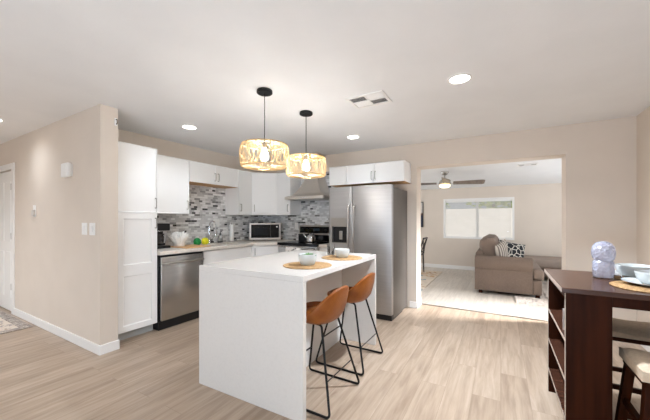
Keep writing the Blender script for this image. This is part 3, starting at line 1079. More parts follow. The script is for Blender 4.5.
def make_pendant(loc, label):
    zc = 1.862 - CZ
    H_ = 0.225
    t = thing('pendant_lamp', label, 'pendant lamp', loc, 0, 'woven pendant lamps over the island')
    obj('ceiling_canopy', latheb([(0, -0.001), (0.065, -0.001), (0.068, -0.006), (0.068, -0.024), (0.064, -0.028), (0, -0.028)], 32), M['black_metal'], t, smooth=True)
    obj('cord', tubeb([(0, 0, -0.028), (0, 0, zc + 0.117)], 0.0035, 8), M['black'], t)
    obj('socket', latheb([(0, 0.118), (0.016, 0.116), (0.02, 0.108), (0.02, 0.065), (0, 0.065)], 20, (0, 0, zc)), M['nickel'], t, smooth=True)
    bulb = latheb([(0, -0.04), (0.018, -0.036), (0.03, -0.024), (0.034, -0.006), (0.03, 0.014), (0.02, 0.04), (0.015, 0.064), (0, 0.064)], 24, (0, 0, zc))
    obj('bulb', bulb, M['bulb'], t, smooth=True)
    sh = BM()
    N, S = 42, 24
    rng = random.Random(3)
    for fam in (1, -1):
        for k in range(N):
            a0 = 2 * PI * (k + rng.uniform(-0.3, 0.3)) / N
            tw = fam * rng.uniform(0.28, 0.55)
            pts = []
            for i in range(S + 1):
                u = i / S
                a = a0 + tw * math.sin(PI * u / 2) + 0.03 * fam * math.sin(u * 9 + k)
                r = shade_r(u) + 0.0025 * fam
                pts.append((r * math.cos(a), r * math.sin(a), zc - H_ / 2 + H_ * u))
            tube(sh, pts, 0.0017, 4)
    for u, rr in ((0.0, 0.004), (0.08, 0.005), (0.92, 0.005), (1.0, 0.004)):
        r = shade_r(u)
        tube(sh, [(r * math.cos(2 * PI * k / 40), r * math.sin(2 * PI * k / 40), zc - H_ / 2 + H_ * u) for k in range(40)], rr, 6, closed=True)
    obj('woven_shade', sh, M['wicker_l'], t, smooth=True)
    sp = BM()
    for a in (0, PI / 2):
        tube(sp, [(-0.06 * math.cos(a), -0.06 * math.sin(a), zc + 0.112), (0.06 * math.cos(a), 0.06 * math.sin(a), zc + 0.112)], 0.002, 6)
    obj('spider', sp, M['nickel'], t)
    return t


M['bulb'] = mat('bulb_glow', (1, 1, 1, 1), 0.4, emit=(0.98, 0.965, 0.94, 1), emit_s=200)
mw = noise_mat('bamboo_strips', rgb(206, 174, 122), rgb(218, 188, 138), (30, 30, 30), 0.55)
nt, p = nodes_of(mw)
tr = nt.nodes.new('ShaderNodeBsdfTranslucent')
tr.inputs['Color'].default_value = rgb(244, 224, 188)
mixs = nt.nodes.new('ShaderNodeMixShader')
mixs.inputs[0].default_value = 0.1
out = nt.nodes['Material Output']
nt.links.new(p.outputs[0], mixs.inputs[1])
nt.links.new(tr.outputs[0], mixs.inputs[2])
nt.links.new(mixs.outputs[0], out.inputs['Surface'])
M['wicker_l'] = mw
pl = make_pendant((-1.765, 1.975, CZ), 'woven bamboo pendant lamp over the island end facing the camera')
copy_tree(pl, (-1.75, 2.595, CZ), 0.4, 'woven bamboo pendant lamp in front of the range hood')

# ------------------------------------------------------------------ things on the island
def placemat(loc, label, group, r=0.195, rz=0):
    prof = [(0, 0.0)]
    prof += [(r - 0.004, 0.0), (r, 0.003), (r - 0.003, 0.006)]
    k = r - 0.01
    while k > 0.012:
        prof += [(k, 0.0068), (k - 0.006, 0.0052)]
        k -= 0.012
    prof += [(0, 0.0062)]
    o = obj('placemat', latheb(prof, 48), M['seagrass'], None)
    o.location = loc
    tag(o, label, 'placemat', group)
    return o


def bowl_prof(R, H_, foot):
    return [(0, 0.0), (foot, 0.0), (foot + 0.004, 0.005), (R * 0.89, H_ * 0.3), (R * 0.97, H_ * 0.66), (R, H_ - 0.002), (R - 0.003, H_), (R - 0.007, H_ - 0.004),
            (R * 0.88, H_ * 0.62), (R * 0.78, H_ * 0.3), (foot, 0.014), (0, 0.012)]


IT = 0.945
PM = 'round seagrass placemats'
placemat((-1.325, 1.985, IT), 'round seagrass placemat under the plant bowl on the island', PM)
placemat((-1.305, 2.545, IT), 'round seagrass placemat on the island end by the fridge', PM)
BG = 'pale blue-white bowls'
def bowl(loc, label, R=0.073, H_=0.085, foot=0.052):
    o = obj('bowl', latheb(bowl_prof(R, H_, foot), 36), M['ceramic'], None, smooth=True)
    o.location = loc
    return tag(o, label, 'bowl', BG)


bowl((-1.325, 1.985, IT + 0.0072), 'pale bowl holding a green succulent on the island')
bowl((-1.305, 2.545, IT + 0.0072), 'small pale bowl on the island placemat by the fridge', 0.074, 0.078, 0.053)
t = thing('succulent', 'small green succulent planted in the island bowl', 'plant', (-1.325, 1.985, IT + 0.0072))
obj('soil', latheb([(0, 0.05), (0.058, 0.05), (0.06, 0.056), (0.03, 0.06), (0, 0.061)], 24), mat('soil', rgb(70, 56, 44), 0.9), t, smooth=True)
lf = BM()
for k in range(22):
    a = k * 2.4
    r = 0.008 + 0.0014 * k
    tilt = 0.2 + 0.045 * k
    m_ = Matrix.Translation((r * math.cos(a) + 0.016, r * math.sin(a), 0.066 + 0.004 * math.sin(k))) @ Matrix.Rotation(a, 4, 'Z') @ Matrix.Rotation(tilt, 4, 'Y')
    prof = [(0, 0.0), (0.004, 0.004), (0.0065, 0.013), (0.004, 0.022), (0, 0.028)]
    b2 = latheb(prof, 8)
    b2.transform(m_)
    me = bpy.data.meshes.new('tmp'); b2.to_mesh(me); b2.free()
    lf.from_mesh(me); bpy.data.meshes.remove(me)
obj('leaves', lf, noise_mat('succulent_green', rgb(58, 110, 52), rgb(96, 146, 74), (40, 40, 40), 0.5), t, smooth=True)
t = tag(obj('glass_tumbler', latheb([(0, 0), (0.034, 0), (0.038, 0.01), (0.04, 0.115), (0.0375, 0.115), (0.035, 0.012), (0, 0.01)], 28), M['glass'], None, smooth=True),
        'clear glass tumbler behind the small bowl near the fridge', 'glass')
t.location = (-1.49, 2.66, IT)

# ------------------------------------------------------------------ things on the sink counter
t = thing('coffee_maker', 'black coffee maker on the counter beside the pantry', 'coffee maker', (-3.90, 2.30, CT), R90)
obj('base', boxbm(-0.09, -0.13, 0, 0.09, 0.11, 0.035), M['black'], t, bevel=0.006)
obj('tower', boxbm(-0.085, 0.03, 0.0355, 0.085, 0.108, 0.23), M['black'], t, bevel=0.006)
hd_ = obj('brew_head', boxbm(-0.09, -0.12, 0.2305, 0.09, 0.11, 0.325), M['black'], t, bevel=0.01)
obj('trim_band', boxbm(-0.092, -0.122, 0.222, 0.092, 0.02, 0.2302), M['chrome'], t)
cf = obj('carafe', latheb([(0, 0.038), (0.05, 0.038), (0.062, 0.07), (0.06, 0.12), (0.042, 0.17), (0.046, 0.19), (0, 0.19)], 24, (0, -0.05, 0)), mat('carafe_glass', rgb(40, 34, 32), 0.06, coat=0.5), t, smooth=True)
obj('carafe_handle', tubeb(bend([(0.0, -0.10, 0.175), (0.0, -0.145, 0.165), (0.0, -0.14, 0.08), (0.0, -0.112, 0.07)], 0.02), 0.008, 8), M['chrome'], cf, smooth=True)
tr_ = tag(obj('serving_tray', boxbm(-0.20, -0.185, 0, 0.20, 0.185, 0.012), M['cab_in'], None, bevel=0.004), 'thin wooden board under the white ruffled towels', 'tray')
tr_.location = (-3.70, 2.622, CT)
# ruffled white paper liners in a tub
t = thing('paper_liners', 'ruffled white paper bundle on the board beside the coffee maker', 'paper bundle', (-3.80, 2.53, CT + 0.0125))
obj('cup', latheb([(0, 0), (0.07, 0), (0.08, 0.04), (0.077, 0.04), (0.067, 0.004), (0, 0.004)], 28), M['white'], t, smooth=True)
rf = BM()
rng = random.Random(5)
for layer in range(4):
    N, S = 72, 6
    rows = []
    for i in range(S + 1):
        u = i / S
        row = []
        for k in range(N):
            a = 2 * PI * k / N
            w_ = math.sin(a * (9 + layer * 2) + layer) * 0.02 * u + math.sin(a * 5 + 2 * layer) * 0.012 * u
            r = (0.018 + 0.012 * layer) * (1 - u) + (0.05 + 0.022 * layer) * u + w_
            row.append(rf.verts.new((r * math.cos(a), r * math.sin(a), 0.02 + (0.165 - 0.018 * layer) * u + w_ * 0.7)))
        rows.append(row)
    for a, b in zip(rows, rows[1:]):
        for k in range(N):
            j = (k + 1) % N
            rf.faces.new((a[k], a[j], b[j], b[k]))
ro = obj('ruffles', rf, M['white'], t, smooth=True)
ro.modifiers.new('thick', 'SOLIDIFY').thickness = 0.0015


def scrub(name, label, cat, loc, c, spiky):
    bm = BM()
    bmesh.ops.create_icosphere(bm, subdivisions=4, radius=0.052)
    for v in bm.verts:
        n = v.co.normalized()
        k = 0.010 * math.sin(n.x * 19 + n.y * 7) * math.sin(n.y * 17 + n.z * 5) * math.sin(n.z * 21) if spiky else 0.004 * math.sin(n.z * 12 + n.x * 9)
        v.co += n * k
        v.co.z += 0.05
        if v.co.z < 0.004:
            v.co.z = 0.0
    o = obj(name, bm, c, None, smooth=True)
    o.location = loc
    return tag(o, label, cat, 'round scrubbers by the sink')


scrub('dish_scrubber', 'round bright green scrubber on the counter before the sink', 'scrubber', (-3.87, 2.866, CT), noise_mat('scrub_green', rgb(16, 128, 60), rgb(40, 160, 80), (40, 40, 40), 0.6), True)
scrub('dish_scrubber', 'round bright yellow scrubber on the counter before the sink', 'scrubber', (-3.84, 2.978, CT), noise_mat('scrub_yellow', rgb(226, 222, 10), rgb(244, 238, 60), (40, 40, 40), 0.6), True)
t = thing('kitchen_faucet', 'tall chrome gooseneck faucet behind the sink', 'faucet', (-3.985, 3.17, CT))
obj('base', latheb([(0, 0), (0.028, 0), (0.028, 0.008), (0.02, 0.02), (0.018, 0.09), (0, 0.09)], 24), M['chrome'], t, smooth=True)
arc = [(0, 0, 0.09), (0, 0, 0.26)] + [(0.075 - 0.075 * math.cos(a), 0, 0.26 + 0.09 * math.sin(a)) for a in [PI * k / 12 for k in range(1, 13)]] + [(0.15, 0, 0.20)]
obj('spout', tubeb(arc, 0.0115, 12), M['chrome'], t, smooth=True)
obj('spray_head', latheb([(0, 0.13), (0.017, 0.13), (0.018, 0.16), (0.013, 0.205), (0, 0.205)], 20, (0.15, 0, 0)), M['chrome'], t, smooth=True)
obj('lever', tubeb([(0, 0.018, 0.06), (0.0, 0.05, 0.068), (0.02, 0.09, 0.1)], [0.008, 0.007, 0.005], 10), M['chrome'], t, smooth=True)
t = thing('soap_dispenser', 'clear soap bottle with black pump behind the sink', 'soap bottle', (-3.965, 3.37, CT))
obj('bottle', latheb([(0, 0), (0.036, 0), (0.04, 0.006), (0.04, 0.09), (0.03, 0.11), (0.014, 0.12), (0.014, 0.128), (0, 0.128)], 28), mat('soap_clear', rgb(212, 214, 214), 0.1, trans=0.6), t, smooth=True)
obj('base_band', latheb([(0.0405, 0.004), (0.0412, 0.004), (0.0412, 0.02), (0.0405, 0.02)], 28, close=True), M['black'], t, smooth=True)
pp = BM()
lathe(pp, [(0, 0.1285), (0.017, 0.1285), (0.017, 0.145), (0.006, 0.15), (0.006, 0.178), (0, 0.178)], 18)
tube(pp, [(0.0, 0, 0.176), (0.022, 0, 0.178), (0.04, 0, 0.172)], 0.006, 8)
obj('pump', pp, M['black'], t, smooth=True)
t = thing('paper_towel_roll', 'slim upright white paper towel roll by the corner', 'paper towel', (-3.955, 3.60, CT))
obj('roll', latheb([(0.018, 0.012), (0.036, 0.012), (0.037, 0.016), (0.037, 0.285), (0.036, 0.29), (0.018, 0.29)], 28, close=True), M['white'], t, smooth=True)
obj('holder', latheb([(0, 0), (0.06, 0), (0.06, 0.008), (0.008, 0.011), (0.006, 0.31), (0.009, 0.318), (0, 0.325)], 24), M['nickel'], t, smooth=True)
t = thing('wall_outlet', 'white outlet plate in the mosaic behind the faucet', 'outlet', (SX + 0.008, 3.37, 1.19))
obj('cover_plate', boxbm(0.0005, -0.06, 0, 0.006, 0.06, 0.125), M['white'], t, bevel=0.002)
for y in (-0.028, 0.028):
    obj('receptacle', boxbm(0.006, y - 0.017, 0.03, 0.0085, y + 0.017, 0.095), M['trim'], t, bevel=0.001)
t = thing('wall_outlet', 'white outlet plate between the corner cabinet and the range', 'outlet', (-3.24, RY - 0.008, 1.14))
obj('cover_plate', boxbm(-0.036, -0.006, 0, 0.036, -0.0005, 0.115), M['white'], t, bevel=0.002)
for z in (0.02, 0.065):
    obj('receptacle', boxbm(-0.015, -0.0085, z, 0.015, -0.006, z + 0.03), M['trim'], t, bevel=0.001)

# stove top
t = thing('tea_kettle', 'shiny steel kettle on the stove top', 'kettle', (-2.70, 4.15, 0.9408))
obj('body', latheb([(0, 0), (0.075, 0), (0.085, 0.012), (0.082, 0.06), (0.06, 0.105), (0.035, 0.12), (0, 0.122)], 32), M['chrome'], t, smooth=True)
ld = obj('lid', latheb([(0, 0.135), (0.018, 0.132), (0.034, 0.124), (0.034, 0.12), (0, 0.12)], 24), M['chrome'], t, smooth=True)
obj('lid_knob', latheb([(0, 0.16), (0.01, 0.157), (0.011, 0.148), (0.005, 0.135), (0, 0.135)], 16), M['black'], ld, smooth=True)
obj('spout', tubeb([(-0.055, -0.03, 0.055), (-0.095, -0.045, 0.095), (-0.115, -0.055, 0.145)], [0.022, 0.015, 0.009], 12), M['chrome'], t, smooth=True)
obj('handle', tubeb(bend([(-0.05, 0, 0.11), (-0.06, 0, 0.20), (0.0, 0, 0.235), (0.06, 0, 0.20), (0.05, 0, 0.11)], 0.05, 6), 0.006, 8), M['black'], t, smooth=True)
t = thing('spice_box', 'black square box at the back of the stove left of the kettle', 'box', (-2.93, 4.27, 0.9408))
obj('body', boxbm(-0.07, -0.06, 0, 0.07, 0.06, 0.10), M['black'], t, bevel=0.006)
obj('lid', boxbm(-0.073, -0.063, 0.1005, 0.073, 0.063, 0.122), M['black'], t, bevel=0.005)
# towel over the oven handle
tw = BM()
NX, NZ = 24, 20
rows = []
path = []
for i in range(NZ + 1):
    u = i / NZ
    if u < 0.42:
        y, z = -0.077, 0.56 + (0.86 - 0.56) * (u / 0.42)
    elif u < 0.55:
        a = (u - 0.42) / 0.13 * PI
        y, z = -0.06 - 0.017 * math.cos(a), 0.86 + 0.017 * math.sin(a)
    else:
        y, z = -0.043, 0.86 - 0.2 * (u - 0.55) / 0.45
    path.append((y, z))
for y, z in path:
    rows.append([tw.verts.new((0.21 + 0.29 * k / NX, y - (0.004 + 0.004 * math.sin(k * 0.9)) * (1 if y < -0.06 else -0.6), z)) for k in range(NX + 1)])
for a, b in zip(rows, rows[1:]):
    for k in range(NX):
        tw.faces.new((a[k], a[k + 1], b[k + 1], b[k]))
dm = mat('dish_towel', rgb(236, 232, 226), 0.9)
nt, p = nodes_of(dm)
tc = nt.nodes.new('ShaderNodeTexCoord'); vo = nt.nodes.new('ShaderNodeTexVoronoi'); vo.inputs['Scale'].default_value = 26
cr = nt.nodes.new('ShaderNodeValToRGB'); cr.color_ramp.elements[0].position = 0.3; cr.color_ramp.elements[1].position = 0.36
cr.color_ramp.elements[0].color = rgb(96, 92, 96); cr.color_ramp.elements[1].color = rgb(238, 234, 228)
nt.links.new(tc.outputs['Object'], vo.inputs['Vector']); nt.links.new(vo.outputs['Distance'], cr.inputs['Fac']); nt.links.new(cr.outputs['Color'], p.inputs['Base Color'])
o = obj('dish_towel', tw, dm, None, smooth=True, recalc=False)
o.location = (-3.145, 3.85, 0)
o.modifiers.new('thick', 'SOLIDIFY').thickness = 0.002
tag(o, 'white dotted towel hanging over the oven handle', 'towel')

# ------------------------------------------------------------------ bar table with shelves
TX0, TX1, TY0, TY1, TZ = 0.295, 1.245, 2.11, 2.875, 0.93
t = thing('bar_table', 'dark brown counter-height table with open shelves at its end', 'table', (TX0, TY0, 0))
Wt, Dt = TX1 - TX0, TY1 - TY0
obj('table_top', boxbm(0, 0, TZ - 0.028, Wt, Dt, TZ), M['dark_wood_top'], t, bevel=0.003)
sx1 = 0.215
obj('side_panel', boxbm(0.02, 0.02, 0, sx1, 0.045, TZ - 0.0285), M['dark_wood'], t, bevel=0.002)
obj('side_panel', boxbm(0.02, Dt - 0.045, 0, sx1, Dt - 0.02, TZ - 0.0285), M['dark_wood'], t, bevel=0.002)
obj('back_panel', boxbm(sx1 - 0.02, 0.0455, 0.0, sx1, Dt - 0.0455, TZ - 0.0285), M['dark_wood'], t)
obj('shelf_rail', boxbm(0.025, 0.0455, TZ - 0.07, 0.04, Dt - 0.0455, TZ - 0.0285), M['dark_wood'], t)
for z in (0.165, 0.39, 0.615):
    obj('shelf', boxbm(0.022, 0.0455, z, sx1 - 0.0205, Dt - 0.0455, z + 0.018), M['dark_wood_top'], t, bevel=0.001)
edge_light = mat('edge_light_paint', rgb(186, 172, 160), 0.35)  # light caught on left-facing edges, painted as pale strips
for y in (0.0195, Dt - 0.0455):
    obj('edge_light_strip', boxbm(0.0185, y, 0.0, 0.0198, y + 0.026, TZ - 0.0285), edge_light, t)
obj('edge_light_strip', boxbm(-0.0012, 0.002, TZ - 0.027, -0.0002, Dt - 0.002, TZ - 0.001), edge_light, t)
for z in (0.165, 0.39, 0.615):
    obj('edge_light_strip', boxbm(0.0205, 0.0455, z, 0.0218, Dt - 0.0455, z + 0.018), edge_light, t)
for y in (0.03, Dt - 0.05):
    obj('apron', boxbm(sx1 + 0.0005, y, TZ - 0.085, Wt - 0.07, y + 0.02, TZ - 0.0285), M['dark_wood'], t)
for y in (0.02, Dt - 0.08):
    obj('leg', boxbm(Wt - 0.07, y, 0, Wt - 0.01, y + 0.06, TZ - 0.0285), M['dark_wood'], t, bevel=0.002)
obj('end_rail', boxbm(Wt - 0.06, 0.0805, TZ - 0.085, Wt - 0.03, Dt - 0.0805, TZ - 0.0285), M['dark_wood'], t)

mg = thing('magazine', 'small pale booklet leaning on the top open shelf of the dark table', 'booklet', (TX0 + 0.09, TY0 + 0.23, 0.6335))
for k, (c, dx) in enumerate(((rgb(214, 206, 204), 0.0), (rgb(70, 76, 130), 0.006), (rgb(226, 220, 214), 0.012))):
    bmx = boxbm(-0.055 + dx, -0.02 + k * 0.013, 0, 0.055, -0.01 + k * 0.013, 0.13 - 0.01 * k)
    obj('page_block' if k != 1 else 'cover', bmx, mat('magazine_%d' % k, c, 0.5), mg, bevel=0.001)

# placemats, plates and bowls on the table
placemat((0.765, 2.70, TZ), 'round seagrass placemat on the dark table beside the glass vase', PM, 0.165)
placemat((0.735, 2.345, TZ), 'round seagrass placemat at the front edge of the dark table', PM, 0.185)
PG = 'pale round plates on the dark table'
def plate(loc, label, R=0.135):
    o = obj('plate', latheb([(0, 0), (R * 0.6, 0), (R * 0.66, 0.004), (R, 0.017), (R, 0.02), (R * 0.66, 0.009), (R * 0.6, 0.006), (0, 0.006)], 44), M['ceramic'], None, smooth=True)
    o.location = loc
    return tag(o, label, 'plate', PG)


plate((0.76, 2.70, TZ + 0.0072), 'pale plate on the placemat beside the glass vase')
plate((0.75, 2.405, TZ + 0.0072), 'pale plate at the front edge of the dark table')
bowl((0.755, 2.70, TZ + 0.0135), 'wide pale bowl on the plate beside the glass vase', 0.098, 0.07, 0.066)
bowl((0.765, 2.42, TZ + 0.0135), 'pale bowl on the plate at the front edge of the dark table', 0.088, 0.066, 0.06)
vs_ = thing('glass_vase', 'cut glass vase with round upper bulb on the dark table', 'vase', (0.575, 2.59, TZ))
cut_glass = mat('cut_glass', rgb(222, 226, 246), 0.1, trans=0.7, ior=1.4)
nt, p = nodes_of(cut_glass)
tc = nt.nodes.new('ShaderNodeTexCoord'); vo = nt.nodes.new('ShaderNodeTexVoronoi'); vo.inputs['Scale'].default_value = 60
bp = nt.nodes.new('ShaderNodeBump'); bp.inputs['Strength'].default_value = 0.7; bp.inputs['Distance'].default_value = 0.008
nt.links.new(tc.outputs['Object'], vo.inputs['Vector']); nt.links.new(vo.outputs['Distance'], bp.inputs['Height']); nt.links.new(bp.outputs['Normal'], p.inputs['Normal'])
obj('cup', latheb([(0, 0.008), (0.048, 0.008), (0.053, 0.014), (0.054, 0.09), (0.053, 0.108), (0.047, 0.115), (0, 0.116)], 36), cut_glass, vs_, smooth=True)
obj('upper_bulb', latheb([(0, 0.1165), (0.047, 0.1165), (0.054, 0.128), (0.059, 0.15), (0.06, 0.175), (0.055, 0.205), (0.042, 0.226), (0.02, 0.238), (0, 0.24)], 36), cut_glass, vs_, smooth=True)
obj('foot_ring', latheb([(0, 0), (0.05, 0), (0.056, 0.004), (0.05, 0.0078), (0, 0.0078)], 36), M['glass'], vs_, smooth=True)
obj('spigot', tubeb([(0.045, -0.02, 0.03), (0.075, -0.035, 0.03), (0.08, -0.037, 0.012)], [0.007, 0.007, 0.005], 10), M['chrome'], vs_, smooth=True)

# saddle stools
def saddle_stool(loc, label):
    t = thing('saddle_stool', label, 'stool', loc, 0, 'beige saddle stools at the dark table')
    hw, hd2, z0, z1 = 0.22, 0.158, 0.56, 0.61
    bm = BM()
    NX, NY = 16, 10
    top, bot = [], []
    for i in range(NX + 1):
        u = -1 + 2 * i / NX
        rt, rb = [], []
        for j in range(NY + 1):
            v = -1 + 2 * j / NY
            puff = (1 - abs(u) ** 5) * (1 - abs(v) ** 5)
            rt.append(bm.verts.new((hw * u, hd2 * v, z0 + 0.02 + 0.028 * u * u + 0.032 * puff ** 0.5)))
            rb.append(bm.verts.new((hw * u, hd2 * v, z0)))
        top.append(rt); bot.append(rb)
    for i in range(NX):
        for j in range(NY):
            bm.faces.new((top[i][j], top[i + 1][j], top[i + 1][j + 1], top[i][j + 1]))
            bm.faces.new((bot[i][j], bot[i][j + 1], bot[i + 1][j + 1], bot[i + 1][j]))
    for i in range(NX):
        for j in (0, NY):
            bm.faces.new((bot[i][j], bot[i + 1][j], top[i + 1][j], top[i][j]))
    for j in range(NY):
        for i in (0, NX):
            bm.faces.new((bot[i][j], top[i][j], top[i][j + 1], bot[i][j + 1]))
    obj('seat', bm, M['stool_fabric'], t, smooth=True)
    obj('seat_frame', boxbm(-hw + 0.012, -hd2 + 0.012, z0 - 0.03, hw - 0.012, hd2 - 0.012, z0 - 0.0005), M['dark_wood'], t, bevel=0.002)
    for sx in (-1, 1):
        for sy in (-1, 1):
            lb = BM()
            v, _ = box(lb, -0.02, -0.02, 0, 0.02, 0.02, z0 - 0.0305)
            for q in v:
                k = 1 - q.co.z / (z0 - 0.03)
                q.co.x += sx * (hw - 0.035 + 0.045 * k)
                q.co.y += sy * (hd2 - 0.035 + 0.055 * k)
            obj('leg', lb, M['dark_wood'], t, bevel=0.002)
    for sx in (-1, 1):
        for z in (0.16, 0.33):
            k = 1 - z / 0.53
            x = sx * (hw - 0.035 + 0.045 * k); y = hd2 - 0.035 + 0.055 * k - 0.016
            obj('stretcher', boxbm(x - 0.011, -y, z - 0.014, x + 0.011, y, z + 0.014), M['dark_wood'], t)
    for sy in (-1, 1):
        z = 0.24
        k = 1 - z / 0.53
        y = sy * (hd2 - 0.035 + 0.055 * k); x = hw - 0.035 + 0.045 * k - 0.016
        obj('stretcher', boxbm(-x, y - 0.011, z - 0.014, x, y + 0.011, z + 0.014), M['dark_wood'], t)
    return t


ss = saddle_stool((0.785, 2.095, 0), 'beige saddle stool on the camera side of the dark table')
copy_tree(ss, (0.785, 2.75, 0), 0, 'beige saddle stool on the far side of the dark table')

# ------------------------------------------------------------------ hall rug
def rug_mat(name, base, cols, scale):
    m = mat(name, base, 0.95)
    nt, p = nodes_of(m)
    L = nt.links.new
    tc = nt.nodes.new('ShaderNodeTexCoord')
    v = nt.nodes.new('ShaderNodeTexVoronoi'); v.inputs['Scale'].default_value = scale; v.distance = 'MANHATTAN'
    L(tc.outputs['Object'], v.inputs['Vector'])
    cr = nt.nodes.new('ShaderNodeValToRGB'); cr.color_ramp.interpolation = 'CONSTANT'
    e = cr.color_ramp.elements
    e[0].position, e[0].color = 0, cols[0]
    e[1].position, e[1].color = 0.14, base
    for pos, c in cols[1:]:
        q = e.new(pos); q.color = c
    sp = nt.nodes.new('ShaderNodeSeparateColor')
    L(v.outputs['Color'], sp.inputs[0])
    L(sp.outputs[0], cr.inputs['Fac'])
    v2 = nt.nodes.new('ShaderNodeTexNoise'); v2.inputs['Scale'].default_value = scale * 2.2
    L(tc.outputs['Object'], v2.inputs['Vector'])
    gt = nt.nodes.new('ShaderNodeMath'); gt.operation = 'GREATER_THAN'; gt.inputs[1].default_value = 0.5
    L(v2.outputs['Fac'], gt.inputs[0])
    mx = nt.nodes.new('ShaderNodeMix'); mx.data_type = 'RGBA'
    L(gt.outputs[0], mx.inputs['Factor'])
    mx.inputs[6].default_value = base
    L(cr.outputs['Color'], mx.inputs[7])
    L(mx.outputs[2], p.inputs['Base Color'])
    return m


r = thing('hall_rug', 'cream patterned rug with a dark border by the hall door', 'rug', (-6.0, 0.82, 0))
obj('field', boxbm(-0.98, -0.43, 0.001, 0.98, 0.43, 0.009), rug_mat('hall_rug_field', rgb(216, 205, 192), [rgb(178, 158, 142), (0.5, rgb(206, 190, 176)), (0.8, rgb(160, 150, 146))], 14), r)
brd = grid_slab([-1.08, -0.985, 0.985, 1.08], [-0.53, -0.435, 0.435, 0.53], lambda i, j: not (i == 1 and j == 1), 0.001, 0.009, 'xy')
obj('border', brd, rug_mat('hall_rug_border', rgb(164, 154, 146), [rgb(124, 114, 110), (0.5, rgb(204, 194, 182)), (0.75, rgb(136, 128, 126))], 30), r)

# ------------------------------------------------------------------ living room
# ceiling fan
fz = 2.45 - 0.0804 * (6.63 - 4.77)
t = thing('ceiling_fan', 'brushed nickel ceiling fan with lit bowl in the living room', 'ceiling fan', (-1.0, 6.63, fz))
obj('canopy', latheb([(0, 0.004), (0.075, 0.004), (0.075, -0.02), (0.05, -0.06), (0.02, -0.07), (0, -0.07)], 28), M['nickel'], t, smooth=True)
obj('downrod', tubeb([(0, 0, -0.07), (0, 0, -0.16)], 0.013, 12), M['nickel'], t, smooth=True)
obj('motor', latheb([(0, -0.145), (0.04, -0.15), (0.09, -0.175), (0.115, -0.21), (0.115, -0.25), (0.09, -0.27), (0, -0.27)], 32), M['nickel'], t, smooth=True)
lb = obj('light_bowl', latheb([(0.105, -0.271), (0.11, -0.285), (0.10, -0.31), (0.06, -0.33), (0, -0.336), (0, -0.271)], 28), mat('fan_light', rgb(255, 240, 200), 0.4, emit=(1.0, 0.84, 0.55, 1), emit_s=2.2), t, smooth=True)
blade_m = noise_mat('fan_blade', rgb(116, 104, 95), rgb(134, 122, 112), (20, 3, 3), 0.5)
for k in range(4):
    a = math.radians(30.38 - 20 + 90 * k)
    bb = BM()
    pts = [(0.16, -0.055), (0.70, -0.08), (0.74, -0.06), (0.74, 0.06), (0.70, 0.08), (0.16, 0.055)]
    prism(bb, pts, -0.004, 0.004)
    for v in bb.verts:
        v.co.z -= v.co.y * 0.4
    xf = Matrix.Translation((0, 0, -0.235)) @ Matrix.Rotation(a, 4, 'Z')
    bo = obj('blade', bb, blade_m, t, xf=xf)
    obj('blade_arm', boxbm(0.10, -0.015, -0.012, 0.22, 0.015, -0.0075), M['nickel'], bo, xf=xf)

# sectional
SXL, SXR, SYN, SYF = -0.40, 0.56, 5.98, 8.48
t = thing('sectional_sofa', 'taupe tweed sectional sofa with chaise below the window', 'sofa', (SXL, SYN, 0))
Lf = SYF - SYN
obj('base', boxbm(0.05, 0.12, 0.06, 0.98, Lf, 0.27), M['sofa'], t, bevel=0.015, seg=3)
bk = BM()
prof = [(0.0, 0.06), (0.16, 0.06), (0.14, 0.68), (0.11, 0.73), (0.04, 0.74), (0.0, 0.70)]
lo = [bk.verts.new((x, 0.20, z)) for x, z in prof]; hi = [bk.verts.new((x, Lf, z)) for x, z in prof]
bk.faces.new(lo); bk.faces.new(hi[::-1])
for i in range(len(prof)):
    j = (i + 1) % len(prof)
    bk.faces.new((lo[i], hi[i], hi[j], lo[j]))
obj('backrest', bk, M['sofa'], t, bevel=0.025, seg=4)


def arm(y0, name='arm'):
    a = BM()
    pr = [(0.02, 0.06), (0.235, 0.06), (0.235, 0.44)]
    N = 18
    for k in range(N + 1):
        th = -0.35 + (PI + 1.15) * k / N
        pr.append((0.125 + 0.135 * math.cos(th), 0.53 + 0.135 * math.sin(th)))
    pr.append((0.02, 0.43))
    lo = [a.verts.new((0.0, y0 + y, z)) for y, z in pr]; hi = [a.verts.new((0.86, y0 + y, z)) for y, z in pr]
    a.faces.new(lo); a.faces.new(hi[::-1])
    for i in range(len(pr)):
        j = (i + 1) % len(pr)
        a.faces.new((lo[i], hi[i], hi[j], lo[j]))
    o = obj(name, a, M['sofa'], t, bevel=0.012, seg=3)
    return o


arm(0.0)
obj('front_rail', boxbm(0.86, 0.03, 0.06, 0.985, 0.235, 0.30), M['sofa'], t, bevel=0.015, seg=3)
obj('seat_cushion', boxbm(0.24, 0.27, 0.275, 1.02, 1.02, 0.475), M['sofa_cushion'], t, bevel=0.05, seg=4)
obj('seat_cushion', boxbm(0.865, 0.06, 0.305, 1.02, 0.268, 0.475), M['sofa_cushion'], t, bevel=0.045, seg=4)
obj('seat_cushion', boxbm(0.24, 1.03, 0.275, 1.02, 1.80, 0.475), M['sofa_cushion'], t, bevel=0.05, seg=4)
obj('chaise_base', boxbm(0.985, 1.90, 0.08, 2.75, Lf, 0.27), M['sofa'], t, bevel=0.015, seg=3)
obj('chaise_cushion', boxbm(0.24, 1.81, 0.275, 2.78, Lf + 0.02, 0.475), M['sofa_chaise_lit'], t, bevel=0.05, seg=4)
for x, y in ((0.06, 0.06), (0.9, 0.06), (0.06, Lf - 0.08), (2.65, Lf - 0.08), (2.65, 1.98)):
    obj('foot', boxbm(x, y, 0.001, x + 0.06, y + 0.06, 0.0795 if x > 2 else 0.0595), M['dark_wood'], t)


